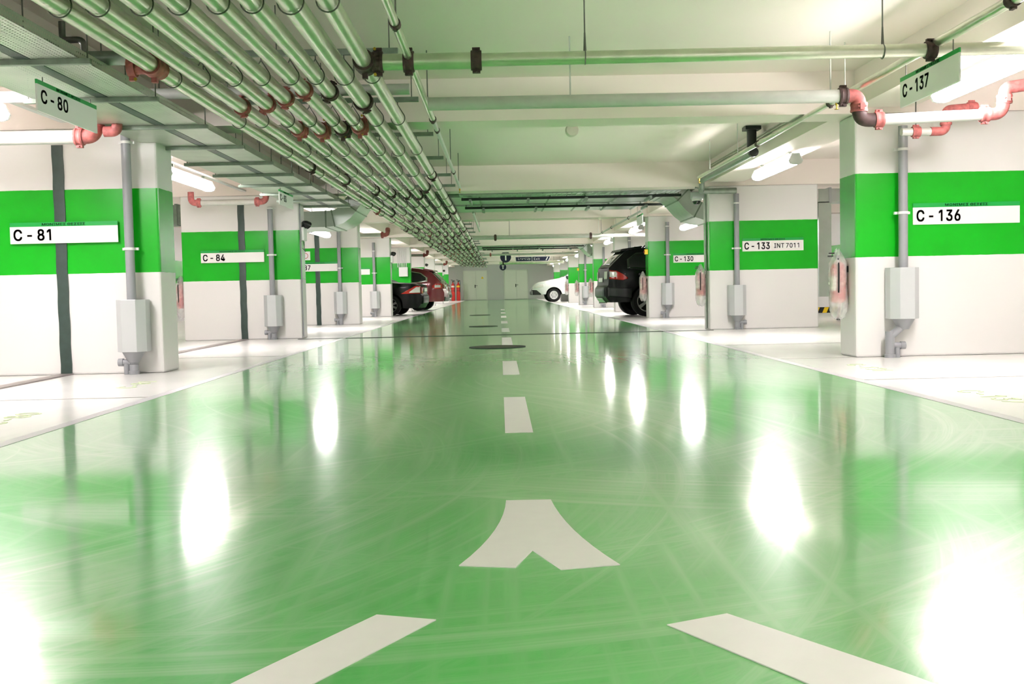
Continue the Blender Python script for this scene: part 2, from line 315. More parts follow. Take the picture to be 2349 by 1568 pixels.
# outlines of the sans-serif letters on the signs: advance width, closed contours (1/1000 em)
GLYPHS = {
    'C': (510, ['267,-7 242,-6 217,-2 194,5 171,13 150,25 131,39 113,55 97,73 82,93 70,115 59,140 51,166 45,193 41,223 40,254 41,285 45,315 51,343 59,369 70,393 82,415 97,436 113,454 131,470 150,484 171,495 194,504 217,510 242,514 267,516 283,515 298,514 312,511 326,508 340,504 354,499 367,494 379,487 391,479 402,471 413,462 423,452 432,442 440,430 448,418 455,406 461,392 466,378 470,364 473,348 408,348 406,359 403,368 399,378 394,386 389,395 384,402 378,409 372,416 365,423 357,428 350,434 341,438 333,442 324,446 315,449 306,451 297,453 287,455 277,456 267,456 249,455 231,452 215,447 199,441 184,432 169,422 156,410 145,396 134,381 125,364 117,345 111,325 107,303 104,279 103,254 104,229 107,206 111,184 117,163 125,145 134,127 145,112 157,98 170,87 184,76 199,68 215,61 232,57 249,54 267,53 277,53 287,54 297,55 306,57 315,60 324,63 333,67 341,71 350,75 357,81 365,86 372,93 378,99 384,107 389,114 394,123 399,131 403,141 406,150 408,160 473,160 470,145 466,131 461,117 455,103 448,91 440,79 432,67 423,57 413,47 402,38 391,30 379,22 367,15 354,10 341,5 327,0 312,-3 298,-5 283,-6']),
    '-': (453, ['337,244 337,188 114,188 114,244']),
    '0': (453, ['227,-7 205,-6 184,-2 165,4 147,13 130,24 115,38 101,53 89,71 78,91 69,113 61,138 55,164 51,192 49,222 48,254 49,286 51,316 55,344 61,370 69,395 78,417 89,437 101,455 115,471 130,484 147,496 165,504 184,511 205,514 227,516 249,514 269,511 288,504 306,496 323,484 338,471 352,455 364,437 375,417 384,395 392,370 398,344 402,316 404,286 405,254 404,222 402,192 398,164 392,138 384,113 375,91 364,71 352,53 339,38 323,24 307,13 289,4 269,-2 249,-6', '227,50 241,50 255,53 267,58 279,65 290,74 300,84 309,97 317,111 324,126 330,144 335,163 339,183 342,205 343,229 344,254 343,279 342,303 339,325 335,346 330,365 324,382 317,398 309,412 300,425 290,435 279,444 267,451 255,456 241,459 227,460 212,459 198,456 186,451 174,444 163,435 153,425 144,412 136,398 129,382 123,365 118,346 114,325 111,303 110,279 109,254 110,229 111,205 114,183 118,163 123,144 129,126 136,111 144,97 153,84 163,74 174,65 186,58 198,53 212,50']),
    '1': (453, ['276,509 276,0 212,0 212,448 209,448 86,358 86,427 198,509']),
    '3': (453, ['218,-7 200,-6 182,-4 165,-1 148,4 133,10 118,17 104,25 92,35 80,46 70,57 62,70 55,84 49,99 46,115 44,132 109,132 111,122 113,112 117,103 121,95 126,87 133,80 140,74 148,68 156,63 165,59 175,56 185,53 196,51 207,50 219,50 231,50 243,52 254,54 265,57 275,61 285,66 293,71 301,78 308,85 315,93 320,102 324,111 327,122 329,133 329,145 329,156 327,166 324,177 321,187 316,196 310,205 303,213 295,221 285,228 275,234 263,239 249,242 235,245 219,247 201,248 157,248 157,299 288,448 288,452 70,452 70,509 372,509 372,461 211,278 211,289 233,290 254,290 273,287 291,282 308,276 324,268 338,258 350,248 361,236 371,222 379,208 385,193 389,178 392,162 393,145 392,127 389,111 385,95 379,80 370,66 361,53 350,41 337,30 324,21 309,12 292,6 275,0 257,-4 238,-6']),
    '4': (453, ['40,105 40,158 247,509 311,509 109,166 109,163 413,163 413,105', '282,0 282,121 282,146 282,318 343,318 343,0']),
    '6': (453, ['226,-7 208,-6 190,-3 173,1 157,7 142,15 128,24 115,35 104,47 94,60 84,74 77,90 71,107 67,124 64,143 64,162 64,177 66,192 69,207 74,223 80,239 87,256 97,275 108,295 122,317 137,340 252,509 322,509 151,261 145,261 148,267 152,272 156,278 160,283 165,288 170,292 176,297 182,300 189,304 196,307 203,310 210,312 218,313 226,314 235,314 253,313 270,311 286,307 302,302 316,295 329,286 341,277 352,266 361,253 370,240 377,225 382,210 386,193 388,176 389,157 388,138 385,121 381,104 375,88 368,73 359,58 348,45 337,34 324,23 310,14 295,7 279,1 262,-3 245,-6', '226,48 238,49 249,51 259,54 269,58 279,63 287,69 295,76 302,83 309,92 314,101 319,111 323,122 325,133 327,145 327,157 327,170 325,181 323,193 319,203 314,213 309,223 302,231 295,239 287,246 279,251 269,256 259,260 249,263 238,265 226,265 215,265 204,263 193,260 183,257 174,252 165,246 157,239 150,231 144,223 138,214 133,204 130,193 127,182 125,171 125,158 125,146 127,134 130,123 133,112 138,102 144,92 150,83 157,76 165,69 174,63 183,58 193,54 204,51 215,49']),
    '7': (453, ['97,0 323,448 323,452 62,452 62,509 391,509 391,449 165,0']),
    '8': (453, ['226,-7 206,-6 187,-4 169,0 152,5 136,11 121,19 107,28 95,38 84,50 74,62 66,75 60,89 55,104 53,119 52,135 52,148 54,160 57,172 60,184 65,195 71,206 77,216 84,225 92,233 101,241 110,248 120,254 131,258 141,262 153,265 153,267 138,272 125,278 113,286 102,296 93,308 85,321 78,335 74,349 71,364 70,380 71,396 74,410 78,424 83,437 90,450 99,462 109,472 120,482 132,490 146,498 160,504 176,509 192,513 209,515 226,516 244,515 261,513 277,509 292,504 306,498 319,490 332,482 343,472 353,462 361,450 369,437 374,424 378,410 381,396 382,380 381,364 378,349 374,335 367,321 359,308 350,296 339,286 327,278 314,272 300,267 300,265 311,262 322,258 332,254 342,248 351,241 360,233 368,225 375,216 382,206 387,195 392,184 396,172 399,160 400,148 401,135 400,119 397,104 393,89 387,75 378,62 369,50 358,38 346,28 332,19 317,11 301,5 284,0 265,-4 246,-6', '226,49 240,50 252,51 264,53 275,56 285,60 294,65 303,71 310,77 317,84 323,91 328,100 332,109 334,118 336,128 337,139 336,150 334,160 331,170 327,180 322,189 316,197 309,204 301,211 292,217 283,223 273,227 262,231 250,233 239,235 226,235 214,235 202,233 190,231 179,227 169,223 160,217 151,211 143,204 136,197 130,189 125,180 121,170 118,160 116,150 115,139 116,128 118,118 120,109 124,100 129,91 135,84 142,77 149,71 158,65 167,60 178,56 189,53 201,51 213,50', '226,290 237,290 247,291 257,293 266,296 274,300 282,305 289,310 296,316 302,323 307,330 311,339 315,347 317,356 319,366 319,376 319,386 317,395 315,404 312,412 308,420 303,427 297,434 290,440 283,445 275,449 266,453 257,456 247,458 237,459 226,460 215,459 205,458 195,456 186,453 177,449 169,445 162,440 155,434 150,427 145,420 140,412 137,404 135,395 133,386 133,376 133,366 135,356 137,347 140,339 145,330 150,323 156,316 162,310 170,305 178,300 186,296 196,293 205,291 216,290']),
    'I': (301, ['31,0 31,57 118,57 118,452 31,452 31,509 269,509 269,452 183,452 183,57 269,57 269,0']),
    'N': (523, ['60,0 60,509 136,509 343,183 363,151 388,107 414,55 405,54 401,108 399,157 399,195 399,509 463,509 463,0 387,0 202,290 177,331 148,381 108,452 119,454 122,384 124,328 125,291 125,0']),
    'T': (449, ['32,452 32,509 417,509 417,452 257,452 257,0 193,0 193,452']),
    'L': (393, ['60,0 60,509 125,509 125,57 361,57 361,0']),
    'e': (404, ['212,-8 191,-7 170,-4 151,1 133,8 117,16 102,27 88,39 76,53 65,68 56,85 48,103 42,122 38,143 35,164 34,187 35,210 38,231 42,252 48,271 55,290 64,307 75,322 87,336 100,349 115,359 131,368 148,375 166,380 185,383 205,384 218,384 230,383 242,381 254,378 266,374 277,369 289,364 299,357 309,349 319,341 328,331 337,321 344,309 351,296 357,282 362,267 366,250 369,233 371,214 371,194 371,169 75,169 75,221 338,221 310,202 309,217 308,231 305,244 302,257 298,269 292,280 286,290 279,299 271,307 263,314 253,320 242,324 231,328 218,329 205,330 192,329 179,327 167,324 156,319 146,313 137,306 129,298 121,290 115,280 109,270 104,259 101,247 98,235 96,223 96,211 96,178 97,161 98,146 101,132 105,118 110,106 117,95 124,85 132,76 141,68 151,61 162,56 173,52 186,49 199,47 212,46 221,46 230,47 238,48 246,50 254,53 261,56 268,59 274,63 280,68 285,73 290,78 295,84 299,91 303,98 306,105 365,91 361,79 356,68 350,58 343,48 335,39 326,31 316,23 306,16 295,10 283,4 270,0 256,-4 242,-6 227,-8']),
    'v': (389, ['163,0 17,379 84,379 165,155 187,87 206,21 184,21 203,87 224,155 305,379 371,379 226,0']),
    'l': (189, ['139,-2 123,-1 108,1 95,6 83,12 74,20 66,30 60,41 56,54 53,68 53,84 53,509 114,509 114,99 114,89 115,80 116,73 118,67 120,62 123,59 127,56 133,54 139,52 146,52 160,53 170,54 181,3 162,-1']),
    'U': (517, ['259,-8 235,-7 213,-4 192,0 172,7 154,15 137,25 121,37 108,50 95,64 85,80 76,97 69,114 64,133 61,153 60,173 60,509 124,509 124,178 125,164 127,150 130,137 135,125 141,113 148,102 156,92 165,83 176,75 187,68 200,62 213,57 227,54 243,52 259,52 275,52 290,54 305,57 318,62 331,68 342,75 352,83 362,92 370,102 377,113 382,125 387,137 390,150 392,164 393,178 393,509 457,509 457,173 456,153 453,133 448,114 441,97 433,80 422,64 410,50 396,37 380,25 363,15 345,7 325,0 304,-4 282,-7']),
    'p': (424, ['53,-143 53,379 112,379 112,319 118,319 137,346 143,352 149,357 155,363 163,368 171,373 181,377 191,380 203,383 215,384 229,384 248,383 265,381 282,376 298,369 313,361 327,350 339,338 351,325 361,309 370,293 377,274 383,255 387,234 389,212 390,189 389,165 387,143 383,122 377,103 370,84 361,68 351,52 340,39 327,27 313,16 298,7 282,1 266,-4 248,-7 229,-8 216,-8 204,-6 192,-4 182,-1 173,4 164,9 156,14 150,19 143,25 138,31 118,59 114,59 114,-143', '220,47 234,48 247,50 258,54 269,59 279,66 289,74 297,83 304,93 310,104 316,117 320,130 324,144 326,158 328,174 328,189 328,205 326,220 324,234 320,248 316,261 311,273 304,284 297,294 289,303 280,311 270,318 259,323 247,327 234,329 220,330 207,329 194,327 182,323 171,318 161,312 152,304 144,296 137,286 130,275 125,263 121,250 117,236 115,221 113,206 113,189 113,173 115,157 117,142 121,128 125,115 131,103 137,92 144,82 152,73 162,65 172,58 183,53 194,50 207,47']),
    'E': (419, ['60,0 60,509 372,509 372,452 125,452 125,286 355,286 355,229 125,229 125,57 375,57 375,0']),
    'x': (379, ['21,0 171,218 171,171 29,379 100,379 147,306 179,253 207,206 175,206 202,253 233,306 282,379 352,379 209,169 209,214 358,0 287,0 231,85 200,136 173,182 205,182 178,136 148,85 91,0']),
    'i': (167, ['53,0 53,379 114,379 114,0', '84,443 77,443 71,445 65,447 59,450 54,455 49,460 46,465 43,471 42,477 41,483 42,490 43,496 46,502 49,507 54,512 59,516 65,519 71,522 77,523 84,524 91,523 97,522 103,519 109,516 114,512 118,507 122,502 124,496 126,490 126,483 126,477 124,471 122,465 118,460 114,455 109,450 103,447 97,445 91,443']),
    't': (227, ['204,379 204,327 6,327 6,379', '65,471 126,471 126,98 126,88 128,80 130,73 132,66 136,61 141,57 146,54 153,52 161,50 170,50 185,51 202,54 213,2 192,-3 168,-4 150,-3 133,0 117,5 104,12 92,21 82,32 75,45 69,59 66,75 65,93']),
    'M': (628, ['60,0 60,509 152,509 277,187 287,159 299,123 311,84 322,49 307,49 318,83 330,121 342,158 352,187 476,509 568,509 568,0 504,0 504,291 504,327 505,369 506,413 507,457 513,457 498,409 482,363 467,322 456,291 342,0 286,0 170,291 159,321 145,361 129,408 112,457 119,457 120,416 121,372 122,328 122,291 122,0']),
    'O': (533, ['267,-7 241,-6 217,-2 194,5 171,13 150,25 131,39 113,55 97,73 82,93 70,115 59,140 51,166 45,193 41,223 40,254 41,285 45,315 51,343 59,369 70,393 82,415 97,436 113,454 131,470 150,484 171,495 194,504 217,510 241,514 267,516 293,514 317,510 340,504 363,495 384,484 403,470 421,454 437,436 451,415 464,393 474,369 482,343 488,315 492,285 493,254 492,223 488,193 482,166 474,140 464,115 451,93 437,73 421,55 403,39 384,25 363,13 340,5 317,-2 293,-6', '267,53 285,54 302,57 318,61 334,68 349,76 364,86 377,98 388,112 399,127 408,144 416,163 422,183 427,205 429,229 430,254 429,279 427,303 422,325 416,346 408,365 399,382 388,397 377,411 364,423 349,433 334,441 318,447 302,452 285,455 267,456 249,455 232,452 215,447 199,441 184,433 170,422 157,411 145,397 135,381 125,364 117,345 111,325 107,303 104,279 103,254 104,229 107,205 111,183 117,163 125,144 135,127 145,112 157,98 170,86 184,76 199,68 215,61 232,57 249,54']),
    '\u03a3': (477, ['43,0 43,50 191,205 219,232 245,256 266,276 266,248 245,267 219,291 191,318 55,459 55,509 430,509 430,452 225,452 171,452 125,454 120,466 144,446 172,421 205,388 315,273 315,251 204,134 167,96 135,66 108,43 113,54 164,56 225,57 433,57 433,0']),
    '\u0398': (533, ['374,282 374,227 159,227 159,282', '267,-7 241,-6 217,-2 194,5 171,13 150,25 131,39 113,55 97,73 82,93 70,115 59,140 51,166 45,193 41,223 40,254 41,285 45,315 51,343 59,369 70,393 82,415 97,436 113,454 131,470 150,484 171,495 194,504 217,510 241,514 267,516 293,514 317,510 340,504 363,495 384,484 403,470 421,454 437,436 451,415 464,393 474,369 482,343 488,315 492,285 493,254 492,223 488,193 482,166 474,140 464,115 451,93 437,73 421,55 403,39 384,25 363,13 340,5 317,-2 293,-6', '267,53 285,54 302,57 318,61 334,68 349,76 364,86 377,98 388,112 399,127 408,144 416,163 422,183 427,205 429,229 430,254 429,279 427,303 422,325 416,346 408,365 399,382 388,397 377,411 364,423 349,433 334,441 318,447 302,452 285,455 267,456 249,455 232,452 215,447 199,441 184,433 170,422 157,411 145,397 135,381 125,364 117,345 111,325 107,303 104,279 103,254 104,229 107,205 111,183 117,163 125,144 135,127 145,112 157,98 170,86 184,76 199,68 215,61 232,57 249,54']),
}
for _a, _b in (('\u039c', 'M'), ('\u039f', 'O'), ('\u039d', 'N'), ('\u0399', 'I'), ('\u0395', 'E')): GLYPHS[_a] = GLYPHS[_b]
_tx = {}
def text_mesh(body, m, w=None, h=None, depth=0.002, bold=0.0):
    """flat lettering in the XY plane, lower left corner at the origin, fitted to width and height"""
    key = (body, m.name, w, h, bold)
    if key in _tx: return _tx[key]
    cu = bpy.data.curves.new('lettering', 'CURVE'); cu.dimensions = '2D'; cu.fill_mode = 'BOTH'
    x = 0.0
    for ch in body:
        if ch == ' ': x += 0.13; continue
        adv, cons = GLYPHS[ch]
        for con in cons:
            pts = [tuple(float(v) / 1000 for v in p.split(',')) for p in con.split()]
            sp = cu.splines.new('POLY'); sp.points.add(len(pts) - 1); sp.use_cyclic_u = True
            for p, (px, py) in zip(sp.points, pts): p.co = (px + x, py, 0, 1)
        x += adv / 1000 + 0.03
    o = bpy.data.objects.new('lettering', cu); C.objects.link(o)
    bpy.context.view_layer.update()
    me = bpy.data.meshes.new_from_object(o.evaluated_get(bpy.context.evaluated_depsgraph_get()))
    bpy.data.objects.remove(o)
    xs = [v.co.x for v in me.vertices]; ys = [v.co.y for v in me.vertices]
    x0, x1, y0, y1 = min(xs), max(xs), min(ys), max(ys)
    kx = w / (x1 - x0) if w else None; ky = h / (y1 - y0) if h else None
    kx = kx or ky; ky = ky or kx
    for v in me.vertices: v.co = ((v.co.x - x0) * kx, (v.co.y - y0) * ky, 0)
    b = bmesh.new(); b.from_mesh(me)
    if bold:            # heavier strokes: the outlines laid four times, slightly shifted
        src = list(b.faces); d = bold * ky * 0.5
        for sx, sy in ((-1, -1), (1, -1), (1, 1), (-1, 1)):
            g = bmesh.ops.duplicate(b, geom=src)['geom']
            for e in g:
                if isinstance(e, bmesh.types.BMVert): e.co.x += sx * d; e.co.y += sy * d
    r = bmesh.ops.extrude_face_region(b, geom=list(b.faces))
    for g in r['geom']:
        if isinstance(g, bmesh.types.BMVert): g.co.z += depth
    bmesh.ops.recalc_face_normals(b, faces=b.faces); b.to_mesh(me); b.free()
    me.materials.clear(); me.materials.append(m); me.name = 'lettering'
    _tx[key] = me; return me
FRONT = Matrix(((1, 0, 0), (0, 0, -1), (0, 1, 0)))      # text facing -Y
def put_text(body, m, parent, loc, rot, w=None, h=None, name='lettering', bold=0.0):
    o = obj(name, text_mesh(body, m, w, h, bold=bold), parent); o.location = loc
    o.rotation_euler = rot.to_euler() if isinstance(rot, Matrix) else rot
    return o

# ------------------------------------------------------------------ the setting
PX_L0, PX_L1, PX_R0, PX_R1 = -5.17, -3.25, 3.44, 5.23
PY = [10.1 + 7.05 * k for k in range(9)]
PT = 0.47
CEIL, BEAM_Z = 2.75, 2.345
Y0, Y1, XW = -9.0, 76.0, 9.4
LX0, LX1 = -2.5, 2.62
fl = MB(); mats = []
def quad(x0, x1, y0, y1): fl._add([(x0, y0, 0), (x1, y0, 0), (x1, y1, 0), (x0, y1, 0), (x0, y0, -.2), (x1, y0, -.2), (x1, y1, -.2), (x0, y1, -.2)], [(0, 1, 2, 3), (7, 6, 5, 4)])
quad(-XW, LX0, Y0, Y1); quad(LX0, LX1, Y0, Y1); quad(LX1, XW, Y0, Y1)
me = fl.mesh('floor', M['floor_white'], False, False); me.materials.append(M['floor_green'])
for i, p in enumerate(me.polygons): p.material_index = 1 if i in (2, 3) else 0
tag(obj('floor', me), 'glossy floor with a green driving lane between white parking bays', 'floor', None, 'structure')
struct('ceiling', MB().box(-XW, XW, Y0, Y1, CEIL, CEIL + 0.2), M['ceiling'], 'white painted concrete ceiling slab over the whole garage', 'ceiling')
struct('wall_left', MB().box(-XW - 0.2, -XW, Y0, Y1, 0, CEIL), M['pier'], 'outer wall far behind the left parking bays', 'wall')
struct('wall_right', MB().box(XW, XW + 0.2, Y0, Y1, 0, CEIL), M['pier'], 'outer wall far behind the right parking bays', 'wall')
struct('wall_front', MB().box(-XW, XW, Y0 - 0.2, Y0, 0, CEIL), M['wall'], 'wall behind the viewer', 'wall')
struct('wall_back', MB().box(-XW, XW, Y1, Y1 + 0.2, 0, CEIL), M['wall'], 'pale end wall of the lane with two steel doors', 'wall')
struct('trim_1', MB().box(LX0 - 0.08, LX0, Y0, Y1, 0, 0.002), M['border'], 'lilac grey painted border along the left lane edge', 'border line')
struct('trim_2', MB().box(LX1, LX1 + 0.08, Y0, Y1, 0, 0.002), M['border'], 'lilac grey painted border along the right lane edge', 'border line')
for k, y in enumerate(PY):
    for s, (a, b) in enumerate(((PX_L0, PX_L1), (PX_R0, PX_R1))):
        struct('pillar', MB().box(a, b, y, y + PT, 0, BEAM_Z), M['pier'],
               'wide white concrete pier with green band, %s on the %s of the lane' % (ORD[k], ('left', 'right')[s]), 'pillar', False, 0.02)
    struct('beam', MB().box(-XW, XW, y, y + PT, BEAM_Z, CEIL), M['beam'], 'concrete beam across the lane above the %s pair of piers' % ORD[k], 'beam')
for nm, a, b in (('left', -3.82, PX_L1), ('right', PX_R0, 4.0)):
    edges = [Y0] + [v for y in PY for v in (y, y + PT)] + [Y1]
    m = MB()
    for i in range(0, len(edges), 2): m.box(a, b, edges[i] + 0.001, edges[i + 1] - 0.001, 2.40, CEIL)
    struct('beam', m, M['beam'], 'long concrete beam running over the %s row of piers' % nm, 'beam')
# end wall doors
def steel_door(n, x0, x1, label):
    d = tag(bpy.data.objects.new('door_%d' % n, None), label, 'door', None, 'structure'); C.objects.link(d); d.location = (0, Y1, 0)
    xm = x0 + (x1 - x0) * 0.53
    MB().box(x0 - 0.05, x0, -0.03, 0, 0, 2.15).box(x1, x1 + 0.05, -0.03, 0, 0, 2.15).box(x0 - 0.05, x1 + 0.05, -0.03, 0, 2.1, 2.15).build('frame', M['door'], d, False)
    for a, b in ((x0 + 0.01, xm - 0.006), (xm + 0.006, x1 - 0.01)): MB().box(a, b, -0.05, -0.01, 0.03, 2.09).build('leaf', M['door'], d, False)
    MB().box(xm - 0.09, xm - 0.03, -0.06, -0.05, 0.9, 1.12).cyl((xm - 0.06, -0.05, 1.05), (xm - 0.06, -0.1, 1.05), 0.015, 8).cyl((xm - 0.06, -0.1, 1.05), (xm + 0.12, -0.1, 1.05), 0.014, 8).build('handle', M['black_plastic'], d)
    return d
d1 = steel_door(1, -2.62, -0.96, 'cream double steel door with yellow warning triangle, beside the gas cylinders')
w = MB().prism([(-1.36, 1.55), (-1.16, 1.55), (-1.26, 1.72)], -0.062, -0.052, lambda a, b, h: (a, h, b)).build('warning_triangle', M['yellow'], d1, False)
w['label'] = 'yellow warning triangle'
d2 = steel_door(2, 0.33, 1.98, 'cream double steel door right of the first one, without triangle')

# ------------------------------------------------------------------ floor paint and covers
def paint(name, poly, m, label, cat, group=None, z=0.0025):
    return tag(MB().prism(poly, 0.0002, z).build(name, m, None, False), label, cat, group)
for i, (a, b) in enumerate(((5.30, 7.06), (8.93, 10.65), (13.55, 15.9), (18.0, 19.8), (22.6, 24.3), (27.2, 29.0), (32.0, 33.8), (37.0, 38.8))):
    paint('lane_dash', [(0.01, a), (0.153, a), (0.153, b), (0.01, b)], M['road_white'], 'white painted centre line dash on the green lane, %s from the arrow' % ORD[i], 'road marking', 'centre line dashes')
def q3(p0, p1, p2, n=8): return [((1 - t) ** 2 * p0[0] + 2 * t * (1 - t) * p1[0] + t * t * p2[0], (1 - t) ** 2 * p0[1] + 2 * t * (1 - t) * p1[1] + t * t * p2[1]) for t in [i / n for i in range(n + 1)]]
arrow = q3((0.005, 3.59), (-0.002, 3.13), (-0.125, 2.745)) + [(0.024, 2.71), (0.075, 2.888), (0.143, 2.68)] + q3((0.30, 2.715), (0.183, 3.10), (0.16, 3.585))
paint('arrow_marking', arrow, M['road_white'], 'white forked stem of a painted floor arrow in the middle of the lane', 'road marking')
paint('arrow_marking', [(-0.507, 1.964), (-0.295, 2.338), (-0.158, 2.291), (-0.39, 1.885), (-0.53, 1.92)], M['road_white'], 'slanted white painted stripe at the lower left below the forked stem', 'road marking')
paint('arrow_marking', [(0.344, 2.218), (0.488, 2.284), (0.742, 1.901), (0.80, 1.80), (0.58, 1.80), (0.53, 1.895)], M['road_white'], 'slanted white painted stripe at the lower right below the forked stem', 'road marking')
def bay_line(x0, x1, y, label): paint('bay_line', [(x0, y), (x1, y), (x1, y + 0.035), (x0, y + 0.035)], M['thin_line'], label, 'road marking', 'thin bay lines', 0.002)
bay_line(-9.3, LX0 - 0.08, 7.63, 'thin grey line across the white floor left of the lane, nearest')
bay_line(LX1 + 0.08, 9.3, 7.75, 'thin grey line across the white floor right of the lane, nearest')
bay_line(LX1 + 0.08, PX_R0, 10.1, 'thin grey line at the foot of the pier signed C-136')
bay_line(-9.3, LX0 - 0.08, 12.4, 'thin grey line on the left white floor between the piers signed C-81 and C-84')
bay_line(LX1 + 0.08, 9.3, 12.6, 'thin grey line on the right white floor between the piers signed C-136 and C-133')
def floor_text(body, x, y, w, h, rz, label):
    o = tag(obj('bay_number', text_mesh(body, M['faint_green'], w, h)), label, 'floor lettering', 'worn bay numbers on the floor')
    o.location = (x, y, 0.0003); o.rotation_euler = (0, 0, rz)
floor_text('C-80', -2.95, 6.15, 0.60, 0.16, PI / 2, 'worn pale green bay number on the white floor, lower left')
floor_text('C-81', -2.98, 8.45, 0.60, 0.16, PI / 2, 'worn pale green bay number near the foot of the pier signed C-81')
floor_text('C-137', 2.98, 6.85, 0.75, 0.16, -PI / 2, 'worn pale green bay number on the white floor, far right')
floor_text('C-136', 3.05, 9.25, 0.75, 0.16, -PI / 2, 'worn pale green bay number near the foot of the pier signed C-136')
tag(MB().box(PX_L1 - 0.02, PX_R0, 16.86, 16.93, 0.0, 0.006).build('floor_joint', M['joint'], None, False), 'dark expansion joint strip straight across the lane', 'floor joint')
for nm, a, b in (('in front of the pier signed C-81', 2.0, 10.095), ('between the piers signed C-81 and C-84', 10.575, 17.145)):
    tag(MB().box(-4.25, -4.12, a, b, 0, 0.012).build('joint_cover', M['cover'], None, False), 'flat grey metal joint cover on the white floor, ' + nm, 'joint cover')
def manhole(x, y, r, label):
    t = thing('manhole_cover', label, 'manhole cover', (x, y, 0))
    MB().lathe([(r * 0.88, 0.0), (r, 0.0), (r, 0.008), (r * 0.88, 0.008)], 40).build('rim', M['joint'], t)
    m = MB().lathe([(0.0, 0.0), (r * 0.87, 0.0), (r * 0.87, 0.007), (0.0, 0.007)], 40)
    for i in range(-6, 7):
        hw = math.sqrt(max(0.0, (r * 0.8) ** 2 - (i * r * 0.12) ** 2)); m.box(-hw, hw, i * r * 0.12 - 0.008, i * r * 0.12 + 0.008, 0.006, 0.011)
    m.build('lid', M['iron'], t, False)
manhole(-0.05, 13.3, 0.36, 'round iron manhole cover on the lane beside the third dash')
manhole(-0.35, 21.0, 0.29, 'round iron manhole cover on the lane just beyond the dark joint')
manhole(-0.6, 30.5, 0.3, 'small round manhole cover far down the lane')

# ------------------------------------------------------------------ fluorescent lamps
def make_lamp():
    t = thing('fluorescent_lamp', '', 'lamp')
    L = 0.98
    MB().prism([(-0.062, 0.038), (0.062, 0.038), (0.05, 0.08), (-0.05, 0.08)], -L, L, lambda a, b, h: (a, h, b)).build('housing', M['lamp_body'], t, False)
    MB().prism([(-0.062, 0.037), (0.062, 0.037), (0.085, -0.012), (0.068, -0.045), (0.03, -0.058), (-0.03, -0.058), (-0.068, -0.045), (-0.085, -0.012)], -L + 0.03, L - 0.03, lambda a, b, h: (a, h, b)).build('diffuser', M['tube'], t, False)
    for s in (-1, 1):
        MB().prism([(-0.066, 0.04), (0.066, 0.04), (0.089, -0.012), (0.071, -0.049), (0.03, -0.062), (-0.03, -0.062), (-0.071, -0.049), (-0.089, -0.012)], s * (L - 0.03), s * L, lambda a, b, h: (a, h, b)).build('end_cap', M['lamp_body'], t, False)
        MB().box(-0.02, 0.02, s * 0.7 - 0.02, s * 0.7 + 0.02, 0.07, 0.13).build('clip', M['strut'], t, False)
    return t
lamp0 = make_lamp(); first = True
LY = [-6.3, 0.75, 7.85, 14.1] + [21.4 + 7.05 * k for k in range(8)]  # the last pair is added to brighten the end wall
for i, y in enumerate(LY):
    for s, x in (('left', -4.12), ('right', 3.73)):
        o = lamp0 if first else copy_tree(lamp0); first = False
        xx = x
        o.location = (xx, y, 2.275)
        if i == 4:          # hung on rods below the duct bends
            o.location = (-3.6 if s == 'left' else 3.88, 21.05, 1.95)
            for r in (-0.7, 0.7): obj('rod', MB().cyl((0, r, 0.12), (0, r, 0.447), 0.006, 6).mesh('rod', M['rod']), o)
        o['label'] = 'lit fluorescent tube lamp under the %s long beam, %s' % (s, {0: 'well behind the viewer', 1: 'just overhead of the viewer', 2: 'nearest one in view', 3: 'between the first and second piers'}.get(i, 'between the %s and %s piers' % (ORD[i - 3], ORD[i - 2]) if i < 11 else 'farthest, added to light the end wall'))
        o['group'] = 'fluorescent lamps along the %s bays' % s
for s in (-1, 1):   # conduit the left lamps hang from
    if s < 0: tag(MB().box(-4.15, -4.09, -7.3, 70.0, 2.405, 2.43).build('lamp_rail', M['lamp_body'], None, False), 'long pale rail the left row of tube lamps hangs from', 'lamp rail')

# ------------------------------------------------------------------ overhead pipe row
RAIL_Y = [5.55, 7.44, 9.3, 11.35, 13.37, 15.34, 16.9, 18.4, 20.3, 22.4] + [24.9 + 1.9 * k for k in range(7)] + [38.05, 39.55, 41.45, 43.6] + [45.9 + 1.95 * k for k in range(11)]
RAIL_Y = [y if not any(v - 0.03 < y < v + PT + 0.03 for v in PY) else y + 0.6 for y in RAIL_Y]
PXS = [-2.26, -2.06, -1.835, -1.64, -1.437, -1.26, -1.06, -0.865]
PRS = [0.056, 0.055, 0.055, 0.054, 0.053, 0.053, 0.062, 0.053]
PZ = 2.255
def coupling_mesh(r, m, n=14):
    b = MB(); R = Matrix.Rotation(-PI / 2, 4, 'X')
    b.lathe([(r * 0.98, -0.036), (r * 1.24, -0.036), (r * 1.30, -0.02), (r * 1.22, -0.012), (r * 1.22, 0.012), (r * 1.30, 0.02), (r * 1.24, 0.036), (r * 0.98, 0.036)], n, R)
    for s in (-1, 1): b.box(-r * 0.32, r * 0.32, -0.026, 0.026, s * r * 1.15 - r * 0.14, s * r * 1.15 + r * 0.45) if s > 0 else b.box(-r * 0.32, r * 0.32, -0.026, 0.026, -r * 1.6, -r * 1.1)
    for s in (-1, 1): b.cyl((-r * 0.6, 0, s * r * 1.42), (r * 0.6, 0, s * r * 1.42), r * 0.13, 6)
    return b.mesh('coupling', m)
cm = {}
def coupling(parent, loc, r, axis='y', red=False, tilt=0.0):
    k = (round(r, 3), red)
    if k not in cm: cm[k] = coupling_mesh(r, M['coupling_red'] if red else M['coupling_dark'])
    o = obj('coupling', cm[k], parent, loc)
    o.rotation_euler = {'y': (0, tilt, 0), 'x': (tilt, 0, PI / 2), 'z': (PI / 2, 0, tilt)}[axis]
    return o
